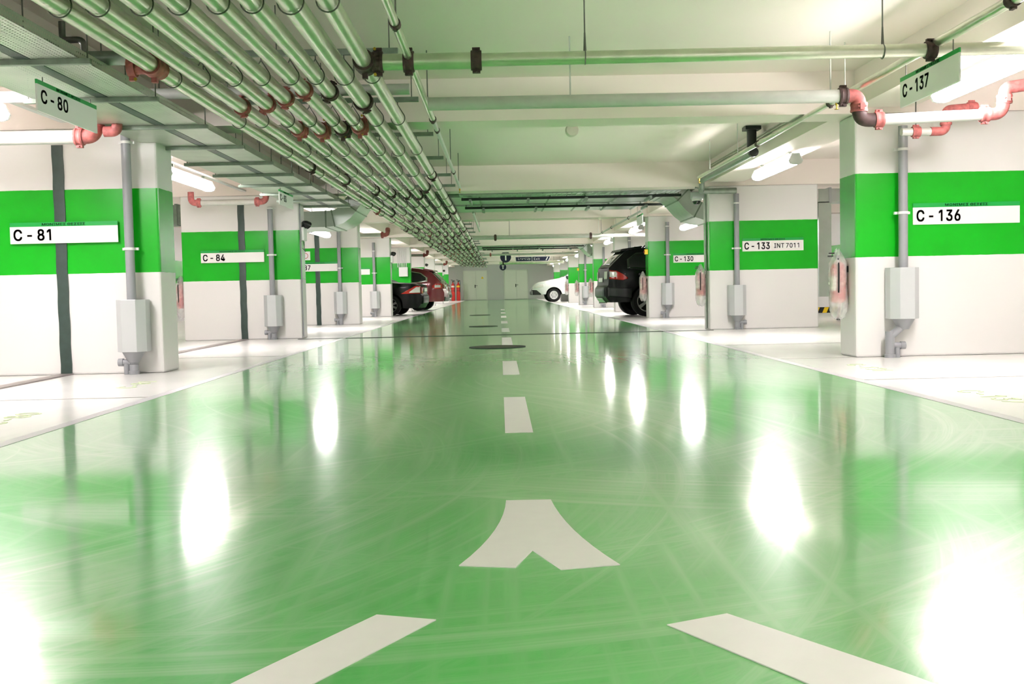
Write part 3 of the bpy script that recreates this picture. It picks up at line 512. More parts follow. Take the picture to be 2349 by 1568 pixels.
FIRST = [[12.75, 19.6], [8.6, 14.3], [8.5, 15.8], [8.26, 16.3], [7.95, 16.6], [8.05, 16.8], [8.46, 15.3], [13.9]]
names8 = ['leftmost pipe of the overhead row, beside the cable tray', 'second overhead pipe from the cable tray', 'third overhead pipe from the cable tray', 'fourth overhead pipe from the cable tray', 'fifth overhead pipe from the cable tray',
          'sixth overhead pipe from the cable tray', 'seventh and thickest overhead pipe of the row', 'last pipe of the overhead row, next to the thin sprinkler pipe']
pipe_things = []
for i in range(8):
    t = thing('overhead_pipe', 'galvanised steel ' + names8[i], 'pipe', (PXS[i], 0, PZ), 0, 'row of overhead pipes above the lane')
    end = [66, 66, 67, 67, 68, 68, 69, 69.5][i]
    MB().tube([(0, y, 0) for y in (2.5, 20, 40, end)], PRS[i], 16).build('pipe', M['galv'], t)
    ys = list(FIRST[i]); y = ys[-1]
    while y + 5.2 < end - 1:
        y += (6.0 if y < 24 else 4.6) + random.uniform(-0.25, 0.35); ys.append(y)
    for j, y in enumerate(ys):
        for q in RAIL_Y:
            if abs(y - q) < 0.075: y = q + 0.09
        coupling(t, (0, y, 0), PRS[i], 'y', red=(j == 0 and i in (1, 2, 3)) or random.random() < 0.2, tilt=random.uniform(-0.5, 0.5))
    pipe_things.append(t)
# mechanical tees in the near field (parts of their pipes)
def tee(parent, y, r, side, L, red=True, up=0.0):
    m = M['coupling_red'] if red else M['coupling_dark']
    b = MB(); R = Matrix.Translation((0, y, 0)) @ Matrix.Rotation(-PI / 2, 4, 'X')
    b.lathe([(r * 1.0, -0.10), (r * 1.25, -0.10), (r * 1.3, -0.08), (r * 1.22, -0.06), (r * 1.32, -0.04), (r * 1.38, 0), (r * 1.32, 0.04), (r * 1.22, 0.06), (r * 1.3, 0.08), (r * 1.25, 0.10), (r * 1.0, 0.10)], 18, R)
    b.cyl((0, y, 0), (side * L, y, up), r * 0.9, 14); b.cyl((side * (L - 0.05), y, up), (side * L, y, up), r * 1.2, 14)
    b.box(-0.018, 0.018, y - 0.02, y + 0.02, -r * 1.9, -r * 1.2); b.box(side * (L - 0.04), side * (L - 0.005), y - 0.018, y + 0.018, up - r * 1.65, up + r * 1.65)
    tt = b.build('tee_fitting', m, parent)
    for z in (-1.5, 1.5): MB().cyl((side * (L - 0.05), y - 0.03, up + z * r), (side * (L - 0.05), y - 0.018, up + z * r), 0.011, 6).build('bolt', M['brass'], tt)
tee(pipe_things[0], 7.05, 0.056, -1, 0.17, True)
tee(pipe_things[7], 7.05, 0.056, 1, 0.12, False)
for i, y in ((2, 9.85), (3, 9.95), (4, 9.9), (5, 9.75)):
    tee(pipe_things[i], y, 0.056, 1, 0.075, i in (2, 3, 5), 0.015)
# branch going left from the first pipe, with two small risers above the tray
t = thing('branch_pipe', 'grey branch pipe with two small bends, left off the first overhead pipe above the tray', 'pipe', (0, 0, 0))
MB().cyl((-2.43, 7.05, 2.316), (-3.2, 7.05, 2.316), 0.048, 16).build('pipe', M['strut'], t)
MB().tube(bend((-2.72, 7.05, 2.33), (-2.72, 7.05, 2.44), (-2.83, 7.05, 2.44), 0.045)[:-1] + bend((-2.78, 7.05, 2.44), (-2.86, 7.05, 2.44), (-2.86, 7.05, 2.56), 0.035)[1:], 0.022, 10).build('riser', M['rod'], t)
MB().tube(bend((-2.90, 7.05, 2.30), (-2.90, 7.05, 2.43), (-3.12, 7.05, 2.43), 0.045), 0.024, 10).build('riser', M['rod'], t)

# hanger rails with wire loops
rail_mesh = MB().box(-2.42, -0.68, -0.02, 0.02, 2.395, 2.435).mesh('rail', M['strut'], False)
rod_mesh = MB().cyl((0, 0, 2.43), (0, 0, CEIL - 0.003), 0.0045, 6).mesh('rod', M['rod'])
loop_mesh = []
for i in range(8):
    r = PRS[i] + 0.0075
    pth = [(0, 0, 2.40 - PZ), (0, 0, 0.115)] + [(x * r, 0, z * r) for x, z in [(math.cos(a), math.sin(a)) for a in [math.radians(40 - 260 * k / 16) for k in range(17)]]] + [(0, 0, 0.115)]
    loop_mesh.append([MB().tube(pth, q, 5).mesh('hanger_loop', M[m]) for q, m in ((0.0045, 'rod'), (0.006, 'coupling_dark'))])
for k, y in enumerate(RAIL_Y):
    t = thing('hanger_rail', 'steel strut rail with wire loops carrying the overhead pipes, %s from the camera' % ORD[k], 'hanger rail', (0, y, 0), 0, 'hanger rails over the pipe row')
    obj('rail', rail_mesh, t)
    for x in (-2.35, -1.53, -0.74): obj('rod', rod_mesh, t, (x, 0, 0))
    if abs(y - 9.3) > 0.0 or True:
        for i in range(8): obj('hanger_loop', loop_mesh[i][1 if k > 6 else 0], t, (PXS[i], 0, PZ))

# thin sprinkler pipes
def sprinkler_head(b, x, y, z):
    b.cyl((x, y, z), (x, y, z - 0.03), 0.012, 8); b.cyl((x, y, z - 0.03), (x, y, z - 0.06), 0.006, 6); b.cyl((x, y, z - 0.06), (x, y, z - 0.064), 0.02, 10)
t = thing('sprinkler_pipe', 'thin pale sprinkler pipe right of the overhead row, ending in a sprinkler head', 'pipe')
MB().tube([(-0.574, 3.0, 2.28), (-0.574, 9.6, 2.28)], 0.026, 12).build('pipe', M['galv'], t)
MB().tube([(-0.574, 9.55, 2.28), (-0.574, 15.9, 2.28)], 0.021, 12).build('pipe', M['galv_white'], t)
b = MB(); sprinkler_head(b, -0.574, 15.85, 2.26); b.build('sprinkler_head', M['brass'], t)
for y, r in ((6.15, 0.026), (9.55, 0.026), (10.2, 0.021), (13.8, 0.021)): coupling(t, (-0.574, y, 2.28), r, 'y')
for y in (6.2, 8.9, 13.0, 15.5): MB().cyl((-0.574, y, 2.28), (-0.574, y, CEIL - 0.003), 0.005, 6).build('rod', M['rod'], t)
t = thing('sprinkler_pipe', 'thin sprinkler pipe running along the right long beam, ending before the pier signed C-133', 'pipe')
MB().tube([(2.95, 2.5, 2.311), (2.95, 7.05, 2.311)], 0.034, 14).build('pipe', M['galv'], t)
MB().tube([(2.95, 7.05, 2.311), (2.95, 9.3, 2.311)], 0.030, 14).build('pipe', M['galv'], t)
MB().tube([(2.95, 9.25, 2.311), (2.95, 15.42, 2.311)], 0.024, 12).build('pipe', M['galv'], t)
b = MB(); sprinkler_head(b, 2.95, 15.38, 2.29); b.build('sprinkler_head', M['brass'], t)
b = MB(); sprinkler_head(b, 2.95, 9.12, 2.29); b.build('sprinkler_head', M['brass'], t)
for y, r in ((6.0, 0.034), (9.28, 0.028), (11.9, 0.024)): coupling(t, (2.95, y, 2.311), r, 'y')
for y in (5.0, 8.9, 12.9, 14.6): MB().cyl((2.95, y, 2.311), (2.95, y, CEIL - 0.003), 0.005, 6).build('rod', M['galv_white'], t)

# transverse pipes
t = thing('cross_pipe', 'green tinged steel pipe crossing the lane under the ceiling, nearest the camera', 'pipe')
MB().cyl((-0.75, 7.05, PZ), (-0.13, 7.05, PZ), 0.055, 20).build('pipe', M['galv'], t)
MB().cyl((-0.13, 7.05, PZ + 0.003), (3.60, 7.05, PZ + 0.015), 0.044, 20).build('pipe', M['galv'], t)
coupling(t, (-0.78, 7.05, PZ), 0.056, 'x'); coupling(t, (-0.125, 7.05, PZ), 0.052, 'x')
coupling(t, (-0.574, 7.05, PZ), 0.056, 'x'); coupling(t, (2.91, 7.05, PZ + 0.012), 0.046, 'x')
for x in (0.6, 2.59):
    b = MB().cyl((x, 7.05, PZ + 0.17), (x, 7.05, CEIL - 0.003), 0.005, 6); b.cyl((x, 7.05, PZ + 0.04), (x, 7.05, PZ + 0.17), 0.011, 8, 0.006); b.build('rod', M['rod'], t)
    MB().tube([(x, 7.05 + 0.047 * math.sin(a), PZ + 0.008 + 0.047 * math.cos(a)) for a in [2 * PI * k / 16 for k in range(17)]], 0.004, 5).build('hanger_loop', M['rod'], t)
def elbow(parent, p0, c, p1, r, red=True, rb=0.09, name='elbow'):
    return MB().tube(bend(p0, c, p1, rb, 8), r, 16).build(name, M['coupling_red'] if red else M['coupling_dark'], parent)
t = thing('cross_pipe', 'pale pipe crossing the lane just before the first beam, ending in elbows on the right', 'pipe')
MB().cyl((-0.545, 8.5, 2.23), (2.80, 8.5, 2.23), 0.053, 20).build('pipe', M['galv_white'], t)
elbow(t, (2.80, 8.5, 2.23), (2.93, 8.5, 2.23), (2.93, 8.5, 2.13), 0.056, True, 0.07)
elbow(t, (2.93, 8.5, 2.14), (2.93, 8.5, 2.035), (3.10, 8.5, 2.035), 0.056, False, 0.08)
MB().cyl((3.09, 8.5, 2.035), (3.95, 8.5, 2.06), 0.045, 18).build('pipe', M['galv_white'], t)
elbow(t, (3.94, 8.5, 2.06), (4.09, 8.5, 2.065), (4.11, 8.5, 2.20), 0.05, True, 0.08)
elbow(t, (4.11, 8.5, 2.20), (4.12, 8.5, 2.27), (4.35, 8.5, 2.30), 0.05, True, 0.05)
coupling(t, (2.80, 8.5, 2.23), 0.053, 'x'); coupling(t, (2.93, 8.5, 2.135), 0.054, 'z', True); coupling(t, (3.09, 8.5, 2.035), 0.05, 'x', True)
coupling(t, (3.95, 8.5, 2.06), 0.048, 'x', True); coupling(t, (4.11, 8.5, 2.18), 0.048, 'z', True); coupling(t, (4.33, 8.5, 2.295), 0.048, 'x', True)
for x in (0.6, 2.7): MB().cyl((x, 8.5, 2.28), (x, 8.5, CEIL - 0.003), 0.006, 6).build('rod', M['galv_white'], t)
t = thing('wall_pipe', 'white pipe crossing behind the overhead row, above the pipes', 'pipe')
MB().cyl((-4.2, 8.62, 2.375), (-0.7, 8.62, 2.375), 0.045, 16).build('pipe', M['galv_white'], t)
for x in (-3.0, -1.15): MB().cyl((x, 8.62, 2.4), (x, 8.62, CEIL - 0.003), 0.006, 6).build('rod', M['rod'], t)
# second red fitting cluster at the right edge
t = thing('branch_pipe', 'red branch fittings on the wall pipe beside the nearest right lamp', 'pipe')
MB().cyl((3.62, 9.4, 2.06), (3.9, 9.4, 2.06), 0.035, 14).build('pipe', M['galv_white'], t)
elbow(t, (3.88, 9.4, 2.06), (4.02, 9.4, 2.06), (4.02, 9.4, 2.18), 0.04, True, 0.06)
elbow(t, (4.02, 9.4, 2.16), (4.02, 9.4, 2.25), (4.3, 9.4, 2.27), 0.04, True, 0.05)
MB().cyl((3.75, 9.4, 2.06), (3.75, 9.4, 2.398), 0.006, 6).build('rod', M['rod'], t); coupling(t, (3.75, 9.4, 2.06), 0.038, 'x', True); coupling(t, (4.02, 9.4, 2.15), 0.04, 'z', True); coupling(t, (4.25, 9.4, 2.265), 0.04, 'x', True)
# left wall pipes before the piers
def wall_pipe(y, z, x0, x1, r, label, left_elbow=False):
    t = thing('wall_pipe', label, 'pipe')
    MB().cyl((x0, y, z), (x1, y, z), r, 18).build('pipe', M['galv_white'], t)
    elbow(t, (x1 - 0.01, y, z), (x1 + 0.13, y, z), (x1 + 0.13, y + 0.05, z + 0.17), r * 1.06, True, 0.08)
    coupling(t, (x1, y, z), r, 'x', True); coupling(t, (x1 + 0.13, y + 0.03, z + 0.12), r, 'z', True)
    if left_elbow:
        elbow(t, (x0 + 0.01, y, z), (x0 - 0.12, y, z), (x0 - 0.12, y, z + 0.17), r * 1.06, True, 0.08); coupling(t, (x0, y, z), r, 'x', True)
    return t
t = wall_pipe(9.0, 2.10, -6.6, -3.54, 0.058, 'grey pipe with pink red elbow above the pier signed C-81')
MB().tube(bend((-3.33, 9.0, 2.14), (-3.22, 9.0, 2.14), (-3.22, 9.0, 2.30), 0.05), 0.045, 14).build('elbow', M['coupling_red'], t)
wall_pipe(16.3, 2.165, -4.62, -3.72, 0.045, 'grey pipe with two dark red elbows above the pier signed C-84', True)
wall_pipe(26.2, 2.15, -6.0, -2.9, 0.05, 'white pipe leading to the overhead row behind the third left pier')
wall_pipe(40.5, 2.12, -6.0, -2.9, 0.05, 'white pipe leading to the overhead row behind the fifth left pier')
wall_pipe(55.0, 2.12, -6.0, -2.9, 0.05, 'white pipe leading to the overhead row far down the lane on the left')
t = thing('cross_pipe', 'pale pipe crossing the lane in the middle distance, behind the flat ducts', 'pipe')
MB().cyl((-0.75, 29.7, 2.2), (4.6, 29.7, 2.2), 0.055, 16).build('pipe', M['galv_white'], t); coupling(t, (-0.1, 29.7, 2.2), 0.056, 'x'); coupling(t, (2.6, 29.7, 2.2), 0.056, 'x')
for x in (0.3, 2.9): MB().cyl((x, 29.7, 2.2), (x, 29.7, CEIL - 0.003), 0.006, 6).build('rod', M['rod'], t)
t = thing('cross_pipe', 'pale pipe crossing the lane just before the hanging direction sign', 'pipe')
MB().cyl((-0.75, 48.0, 2.33), (4.6, 48.0, 2.33), 0.05, 16).build('pipe', M['galv_white'], t); coupling(t, (-0.4, 48.0, 2.33), 0.052, 'x', True)
for x in (0.3, 2.9): MB().cyl((x, 48.0, 2.33), (x, 48.0, CEIL - 0.003), 0.006, 6).build('rod', M['rod'], t)
t = thing('cross_pipe', 'green tinged pipe crossing the lane behind the hanging direction sign', 'pipe')
MB().cyl((0.0, 56.0, 2.14), (3.44, 56.0, 2.14), 0.075, 16).build('pipe', M['galv'], t); coupling(t, (0.2, 56.0, 2.14), 0.076, 'x')
for x in (0.3, 2.9): MB().cyl((x, 56.0, 2.14), (x, 56.0, CEIL - 0.003), 0.006, 6).build('rod', M['rod'], t)
t = thing('sprinkler_pipe', 'thin sprinkler pipe in the middle distance right of the overhead row', 'pipe')
MB().cyl((-0.5, 20.9, 2.27), (-0.5, 27.6, 2.27), 0.022, 10).build('pipe', M['galv_white'], t)
for y in (22.6, 27): MB().cyl((-0.5, y, 2.27), (-0.5, y, CEIL - 0.003), 0.005, 6).build('rod', M['rod'], t)
t = thing('sprinkler_pipe', 'thin sprinkler pipe in the middle distance along the right piers', 'pipe')
MB().cyl((2.85, 20.9, 2.24), (2.85, 31.0, 2.24), 0.024, 10).build('pipe', M['galv_white'], t)
for y in (22.6, 25.5, 30): MB().cyl((2.85, y, 2.24), (2.85, y, CEIL - 0.003), 0.005, 6).build('rod', M['galv_white'], t)
for y in (23.0, 26.5, 28.8): coupling(t, (2.85, y, 2.24), 0.024, 'y')

# ------------------------------------------------------------------ cable trays and their brackets
def tray(x0, x1, y0, y1, z, h, label):
    e = 0.002; b = MB()
    b.box(x0, x1, y0, y1, z, z + e).box(x0, x0 + e, y0, y1, z, z + h).box(x1 - e, x1, y0, y1, z, z + h)
    b.box(x0, x0 + 0.015, y0, y1, z + h, z + h + e).box(x1 - 0.015, x1, y0, y1, z + h, z + h + e)
    return tag(b.build('cable_tray', M['tray'], None, False), label, 'cable tray', 'perforated cable trays left of the pipes')
tray(-2.84, -2.55, 3.5, 18.2, 2.20, 0.06, 'narrow perforated cable tray next to the overhead pipe row')
tray(-3.40, -2.93, 3.5, 18.2, 2.20, 0.06, 'wide perforated cable tray left of the narrow one')
for i, y in enumerate((5.2, 6.53, 7.8, 9.1, 10.4, 11.7, 12.85, 14.1, 15.35, 16.5, 17.6)):
    t = thing('tray_bracket', 'zinc strut bracket under the two cable trays, %s from the camera' % ORD[i], 'bracket', (0, y, 0), 0, 'brackets under the cable trays')
    MB().box(-3.46, -2.48, -0.02, 0.02, 2.165, 2.198).build('strut', M['strut'], t, False)
    top = BEAM_Z - 0.003 if any(v - 0.03 < y < v + PT + 0.03 for v in PY) else CEIL - 0.003
    for x in (-2.50, -2.885, -3.43): MB().cyl((x, 0, 2.17), (x, 0, min(top, 2.397) if x < -3.2 else top), 0.005, 6).build('rod', M['rod'], t)
tag(MB().tube([(-2.72, 3.5, 2.225), (-2.70, 8, 2.225), (-2.73, 12, 2.225), (-2.7, 18, 2.225)], 0.02, 8).build('power_cable', M['black_plastic'], None), 'black cable lying in the narrow cable tray', 'cable')
tag(MB().tube([(-3.1, 3.5, 2.225), (-3.05, 8, 2.225), (-3.12, 12, 2.225), (-3.1, 18, 2.225)], 0.02, 8).build('power_cable', M['black_plastic'], None), 'black cable lying in the wide cable tray', 'cable')
tag(MB().box(-2.925, -2.845, 3.5, 18.2, 2.199, 2.225).build('gap_shade_strip', M['rubber'], None, False), 'dark strip standing in for the shaded gap between the two cable trays', 'shade strip')  # open gap between the trays, its shade put in as a dark strip
t = thing('conduit_rail', 'thin conduit pair hung from the ceiling between the trays and the pipes', 'conduit')
for x in (-2.47, -2.42): MB().cyl((x, 10.7, 2.33), (x, 17.0, 2.33), 0.008, 6).build('conduit', M['rod'], t)
for y in (11.0, 12.2, 13.4, 14.6, 15.8): MB().box(-2.49, -2.40, y - 0.01, y + 0.01, 2.31, 2.32).cyl((-2.49, y, 2.31), (-2.49, y, CEIL - 0.003), 0.004, 6).build('hanger', M['rod'], t)

# ------------------------------------------------------------------ right beam: conduits and the waste pipe
for i, (x, z) in enumerate(((3.40, 2.55), (3.405, 2.585), (3.41, 2.62), (3.415, 2.655))):
    pth = [(x, 10.62, z - 0.0), (x, 16.9, z)]
    tag(MB().tube(pth, 0.011, 8).build('conduit', M['galv'], None), 'thin conduit on the inner face of the right long beam, %s from the bottom' % ORD[i], 'conduit', 'conduits on the right beam')
t = thing('waste_pipe', 'dark waste pipe dropping from a ceiling gully and running along the right beam', 'pipe')
MB().box(3.17, 3.37, 13.4, 13.6, 2.70, 2.745).lathe([(0.062, 2.47), (0.062, 2.70), (0.075, 2.70), (0.075, 2.72)], 16, Matrix.Translation((3.27, 13.5, 0))).build('gully', M['black_plastic'], t)
MB().tube(bend((3.27, 13.5, 2.5), (3.27, 13.5, 2.41), (3.28, 16.9, 2.41), 0.06)[:-1] + bend((3.27, 14.5, 2.41), (3.28, 16.9, 2.41), (3.28, 16.9, 2.26), 0.06)[1:], 0.046, 14).build('pipe', M['strut'], t)
MB().tube(bend((3.28, 16.9, 2.30), (3.28, 17.0, 2.25), (3.86, 17.0, 2.25), 0.05), 0.046, 14).build('pipe', M['strut'], t)
MB().lathe([(0.06, -0.04), (0.06, 0.04)], 14, Matrix.Translation((3.27, 13.42, 2.41)) @ Matrix.Rotation(PI / 2, 4, 'X')).build('end_cap', M['black_plastic'], t)
tag(MB().lathe([(0.068, 0), (0.068, 0.04), (0.055, 0.055)], 28, Matrix.Translation((0.76, 10.66, 2.318)) @ Matrix.Rotation(PI / 2, 4, 'X')).box(0.74, 0.78, 10.571, 10.66, 2.346, 2.386).build('round_box', M['beam'], None), 'round beige box showing below the first beam, on its far face', 'junction box')
t = thing('pipe_end', 'dark round fitting at the upper right corner above the thin sprinkler pipe', 'pipe_end', (3.14, 6.1, 2.44))  # black flanged pipe end near the ceiling
MB().lathe([(0.075, 0), (0.075, 0.10), (0.05, 0.14)], 20, Matrix.Rotation(PI / 2, 4, 'X')).build('end_flange', M['black_plastic'], t); MB().cyl((0, -0.08, 0), (0, -0.08, CEIL - 2.443), 0.012, 8).build('bracket', M['rod'], t)

# ------------------------------------------------------------------ flat ducts across the lane
def duct_set(dy, which):
    def duct(y0, y1, z0, z1, lab):
        t = thing('flat_duct', lab, 'duct', (0, dy, 0), 0, 'flat ducts across the lane')
        b = MB().box(-2.28, 2.84, y0, y1, z0, z1); b.build('body', M['zinc'], t, False, 0.01)
        x = -2.2
        while x < 2.8:
            MB().box(x, x + 0.03, y0 - 0.012, y1 + 0.012, z0 - 0.012, z1).build('flange', M['strut' if abs(x * 10) % 3 < 1 else 'zinc'], t, False); x += 0.62
    duct(18.55, 20.1, 2.36, 2.62, 'wide flat zinc duct across the lane, ' + which)
    duct(20.5, 22.1, 2.36, 2.62, 'second wide flat zinc duct across the lane, ' + which)
    tray_t = thing('ribbed_tray', 'ribbed pale cable tray across the lane, ' + which, 'cable tray', (0, dy, 0))
    b = MB().box(-0.66, 3.1, 17.75, 18.2, 2.34, 2.345).box(-0.66, 3.1, 17.75, 17.76, 2.34, 2.40).box(-0.66, 3.1, 18.19, 18.2, 2.34, 2.40)
    b.build('tray', M['zinc'], tray_t, False)
    b = MB(); x = -0.62
    while x < 3.1: b.box(x, x + 0.02, 17.75, 18.2, 2.33, 2.34); x += 0.085
    b.build('rungs', M['zinc'], tray_t, False)
    for n, (y, zz) in enumerate(((18.36, 2.335), (20.3, 2.335))):
        t = thing('support_rail', 'dark support rail under the flat ducts, %s, %s' % (('nearer', 'farther')[n], which), 'support rail', (0, dy, 0), 0, 'rails under the flat ducts')
        MB().box(-0.64, 3.2, y - 0.028, y + 0.028, zz - 0.045, zz).build('rail', M['joint'], t, False)
        for x in (-0.5, 0.5, 1.5, 2.6): MB().box(x + 0.2 * n, x + 0.2 * n + 0.04, y - 0.36, y + 0.36, zz - 0.10, zz - 0.05).build('cross_strut', M['strut'], t, False)
        for x in (-0.62, 1.2, 3.15): MB().cyl((x, y, zz), (x, y, CEIL - 0.003), 0.006, 6).build('rod', M['rod'], t)
def s_duct(side, dy, label):
    """duct swan neck: from the flat duct down and out over the bay"""
    t = thing('duct_bend', label, 'duct', (0, dy, 0))
    pts = []
    xs = [(2.87, 2.49), (2.98, 2.49), (3.08, 2.47), (3.18, 2.42), (3.28, 2.34), (3.36, 2.24), (3.44, 2.15), (3.54, 2.07), (3.66, 2.03), (3.80, 2.01), (5.4, 2.01)] if side > 0 else [(2.30, 2.50), (2.38, 2.49), (2.46, 2.45), (2.54, 2.36), (2.62, 2.26), (2.70, 2.16), (2.80, 2.09), (2.92, 2.05), (3.05, 2.04), (5.4, 2.04)]
    P = [Vector((side * x, z)) for x, z in xs]; hw = 0.14
    up, dn = [], []
    for i, p in enumerate(P):
        d = (P[min(i + 1, len(P) - 1)] - P[max(i - 1, 0)]).normalized(); n = Vector((-d.y, d.x)) * side
        up.append(p + n * hw); dn.append(p - n * hw)
    y0, y1 = 18.6, 20.0
    rows = [[(a.x, y0, a.y), (a.x, y1, a.y), (c.x, y1, c.y), (c.x, y0, c.y), (a.x, y0, a.y)] for a, c in zip(up, dn)]
    MB().grid(rows).build('duct', M['zinc'], t)
    for i in (1, 4, 7, 9 if side > 0 else 8):
        a, c = up[i], dn[i]; e = 0.012
        d = (c - a).normalized(); a2, c2 = a - d * e, c + d * e
        q = MB()
        tn = Vector((-d.y, d.x)) * 0.012
        q._add([((a2 + tn).x, y0 - e, (a2 + tn).y), ((c2 + tn).x, y0 - e, (c2 + tn).y), ((c2 + tn).x, y1 + e, (c2 + tn).y), ((a2 + tn).x, y1 + e, (a2 + tn).y),
                ((a2 - tn).x, y0 - e, (a2 - tn).y), ((c2 - tn).x, y0 - e, (c2 - tn).y), ((c2 - tn).x, y1 + e, (c2 - tn).y), ((a2 - tn).x, y1 + e, (a2 - tn).y)],
               [(3, 2, 1, 0), (4, 5, 6, 7), (0, 1, 5, 4), (1, 2, 6, 5), (2, 3, 7, 6), (3, 0, 4, 7)])
        q.build('flange', M['strut'], t, False)
duct_set(0, 'just past the second pair of piers')
s_duct(1, 0, 'curved zinc duct bending down behind the pier signed C-133')
s_duct(-1, 0, 'curved zinc duct bending up behind the pier signed C-84')
duct_set(21.15, 'far down past the fifth pair of piers')
s_duct(1, 21.15, 'curved zinc duct bending down far along the right piers')
# ducts seen in the gaps beside the piers
t = thing('riser_duct', 'jointed zinc duct standing upright in the gap right of the pier signed C-133', 'duct')
for i in range(7): MB().box(5.50, 5.72, 18.0, 18.5, 0.49 + i * 0.225, 0.49 + (i + 1) * 0.225 - 0.006).build('section', M['zinc'], t, False)
MB().box(5.505, 5.715, 18.005, 18.495, 0.5, 2.1).build('core', M['zinc'], t, False)
t = thing('air_duct', 'boxy zinc duct hanging at ceiling height right of the pier signed C-133', 'duct')
MB().box(5.5, 9.3, 18.0, 18.6, 2.12, 2.34).build('duct', M['zinc'], t, False); MB().box(5.68, 5.72, 17.98, 18.62, 2.10, 2.36).build('flange', M['guard'], t, False)
t = thing('air_duct', 'dark boxy duct at ceiling height left of the pier signed C-84', 'duct')
MB().box(-9.3, -5.4, 18.6, 19.2, 2.0, 2.34).build('duct', M['strut'], t, False); MB().box(-5.7, -5.66, 18.58, 19.22, 1.98, 2.36).build('flange', M['strut'], t, False)
for i, (y, x) in enumerate(((21.9, 6.55), (20.3, 6.55))):
    t = thing('wheel_stop', 'black and yellow striped low barrier in the gap beside the pier signed C-133, %s' % ('farther', 'nearer')[i], 'barrier', (x, y, 0), 0, 'striped wheel barriers')
    for s in (0, 0.85): MB().box(s, s + 0.05, -0.03, 0.03, 0, 0.1).build('foot', M['black_plastic'], t, False)
    MB().box(-0.05, 0.95, -0.05, 0.05, 0.1, 0.22).build('bar', M['black_plastic'], t, False)
    for k in range(5): MB().prism([(k * 0.19, 0.102), (k * 0.19 + 0.09, 0.102), (k * 0.19 + 0.14, 0.218), (k * 0.19 + 0.05, 0.218)], -0.053, -0.05, lambda a, b, h: (a, h, b)).build('yellow_stripe', M['yellow'], t, False)

# ------------------------------------------------------------------ drain pipes with guards on the piers
def drain(x, y, zt, z0, z1, jog, mirror, label, clamps, group):
    t = thing('drain_pipe', label, 'drain pipe', (x, y, 0), 0, group)
    MB().cyl((0, 0, z1 - 0.02), (0, 0, zt), 0.043, 18).build('pipe', M['pvc'], t)
    for zc in clamps:
        MB().lathe([(0.044, -0.012), (0.051, -0.012), (0.051, 0.012), (0.044, 0.012)], 18, Matrix.Translation((0, 0, zc))).box(-0.075, 0.075, 0.02, 0.05, zc - 0.012, zc + 0.012).build('clamp', M['white_plastic'], t)
    hw = 0.14; gx = 0.0
    poly = [(-hw, 0.10), (-hw, -0.03), (-hw + 0.07, -0.11), (hw - 0.07, -0.11), (hw, -0.03), (hw, 0.10)]
    MB().prism(poly, z0, z1).build('guard', M['guard'], t, False, 0.004)
    b = MB().lathe([(0.05, z0 - 0.10), (0.105, z0)], 16)
    if jog:
        b.tube([(0, 0, z0 - 0.02), (0, 0, z0 - 0.06), (-jog, 0, z0 - 0.17), (-jog, 0, z0 - 0.25)], 0.042, 14); px = -jog
    else:
        b.cyl((0, 0, 0.1), (0, 0, z0 - 0.02), 0.042, 14); px = 0
    b.cyl((px, 0, 0.0), (px, 0, z0 - 0.12), 0.044, 14)
    b.cyl((px, 0, 0.115), (px + mirror * 0.12, 0, 0.115), 0.03, 12); b.cyl((px + mirror * 0.10, 0, 0.115), (px + mirror * 0.145, 0, 0.115), 0.038, 12)
    b.lathe([(0.052, 0.0), (0.052, 0.03), (0.045, 0.035)], 14, Matrix.Translation((px, 0, 0)))
    b.cyl((px + mirror * 0.07, 0, 0.0), (px + mirror * 0.07, 0, 0.10), 0.028, 10)
    b.build('trap', M['pvc'], t)
G = 'drain pipes with grey guards on the piers'
drain(-3.50, 9.985, 2.28, 0.215, 0.71, 0, -1, 'grey drain pipe with guard box on the pier signed C-81', (1.19, 2.19), G)
drain(-3.69, 17.035, 2.14, 0.215, 0.72, 0, -1, 'grey drain pipe with guard box on the pier signed C-84', (1.37, 2.12), G)
drain(-3.67, 24.085, 2.2, 0.25, 0.76, 0, -1, 'grey drain pipe with guard box on the third left pier', (1.3,), G)
drain(-3.72, 31.135, 2.2, 0.25, 0.76, 0, -1, 'grey drain pipe with guard box on the fourth left pier', (1.3, 1.95), G)
drain(3.86, 9.985, 2.20, 0.37, 0.86, 0.13, 1, 'grey drain pipe with guard box on the pier signed C-136', (1.38, 1.98), G)
drain(3.866, 17.035, 2.202, 0.23, 0.725, 0, 1, 'grey drain pipe with guard box on the pier signed C-133', (1.32, 2.05), G)
drain(3.87, 24.085, 2.2, 0.30, 0.80, 0.03, -1, 'grey drain pipe with guard box on the pier signed C-130', (1.45, 2.1), G)
drain(3.87, 31.135, 2.3, 0.30, 0.80, 0, -1, 'grey drain pipe on the pier behind the black off-roader', (1.5, 2.1), G)
drain(3.8, 38.185, 2.2, 0.30, 0.80, 0, -1, 'grey drain pipe on the fifth right pier', (1.5,), G)
drain(3.7, 45.235, 2.2, 0.30, 0.80, 0, -1, 'grey drain pipe on the sixth right pier', (1.5,), G)
for k, (y, lab) in enumerate(((10.1, 'pier signed C-81'), (17.15, 'pier signed C-84'), (24.2, 'third left pier'))):
    b = MB(); n = 22; rows = []
    for i in range(n + 1):
        z = 0.002 + 2.19 * i / n; wv = 0.003 * math.sin(i * 1.7 + k); rows.append([(-4.24 + wv, y, z), (-4.24 + wv, y - 0.016, z), (-4.19, y - 0.020 + 0.004 * math.sin(i * 2.3), z), (-4.135 + wv, y - 0.016, z), (-4.135 + wv, y, z)])
    tag(b.grid(rows).build('joint_strip', M['rubber'], None), 'black rubber joint strip running up the ' + lab, 'joint strip', 'black joint strips on the left piers')
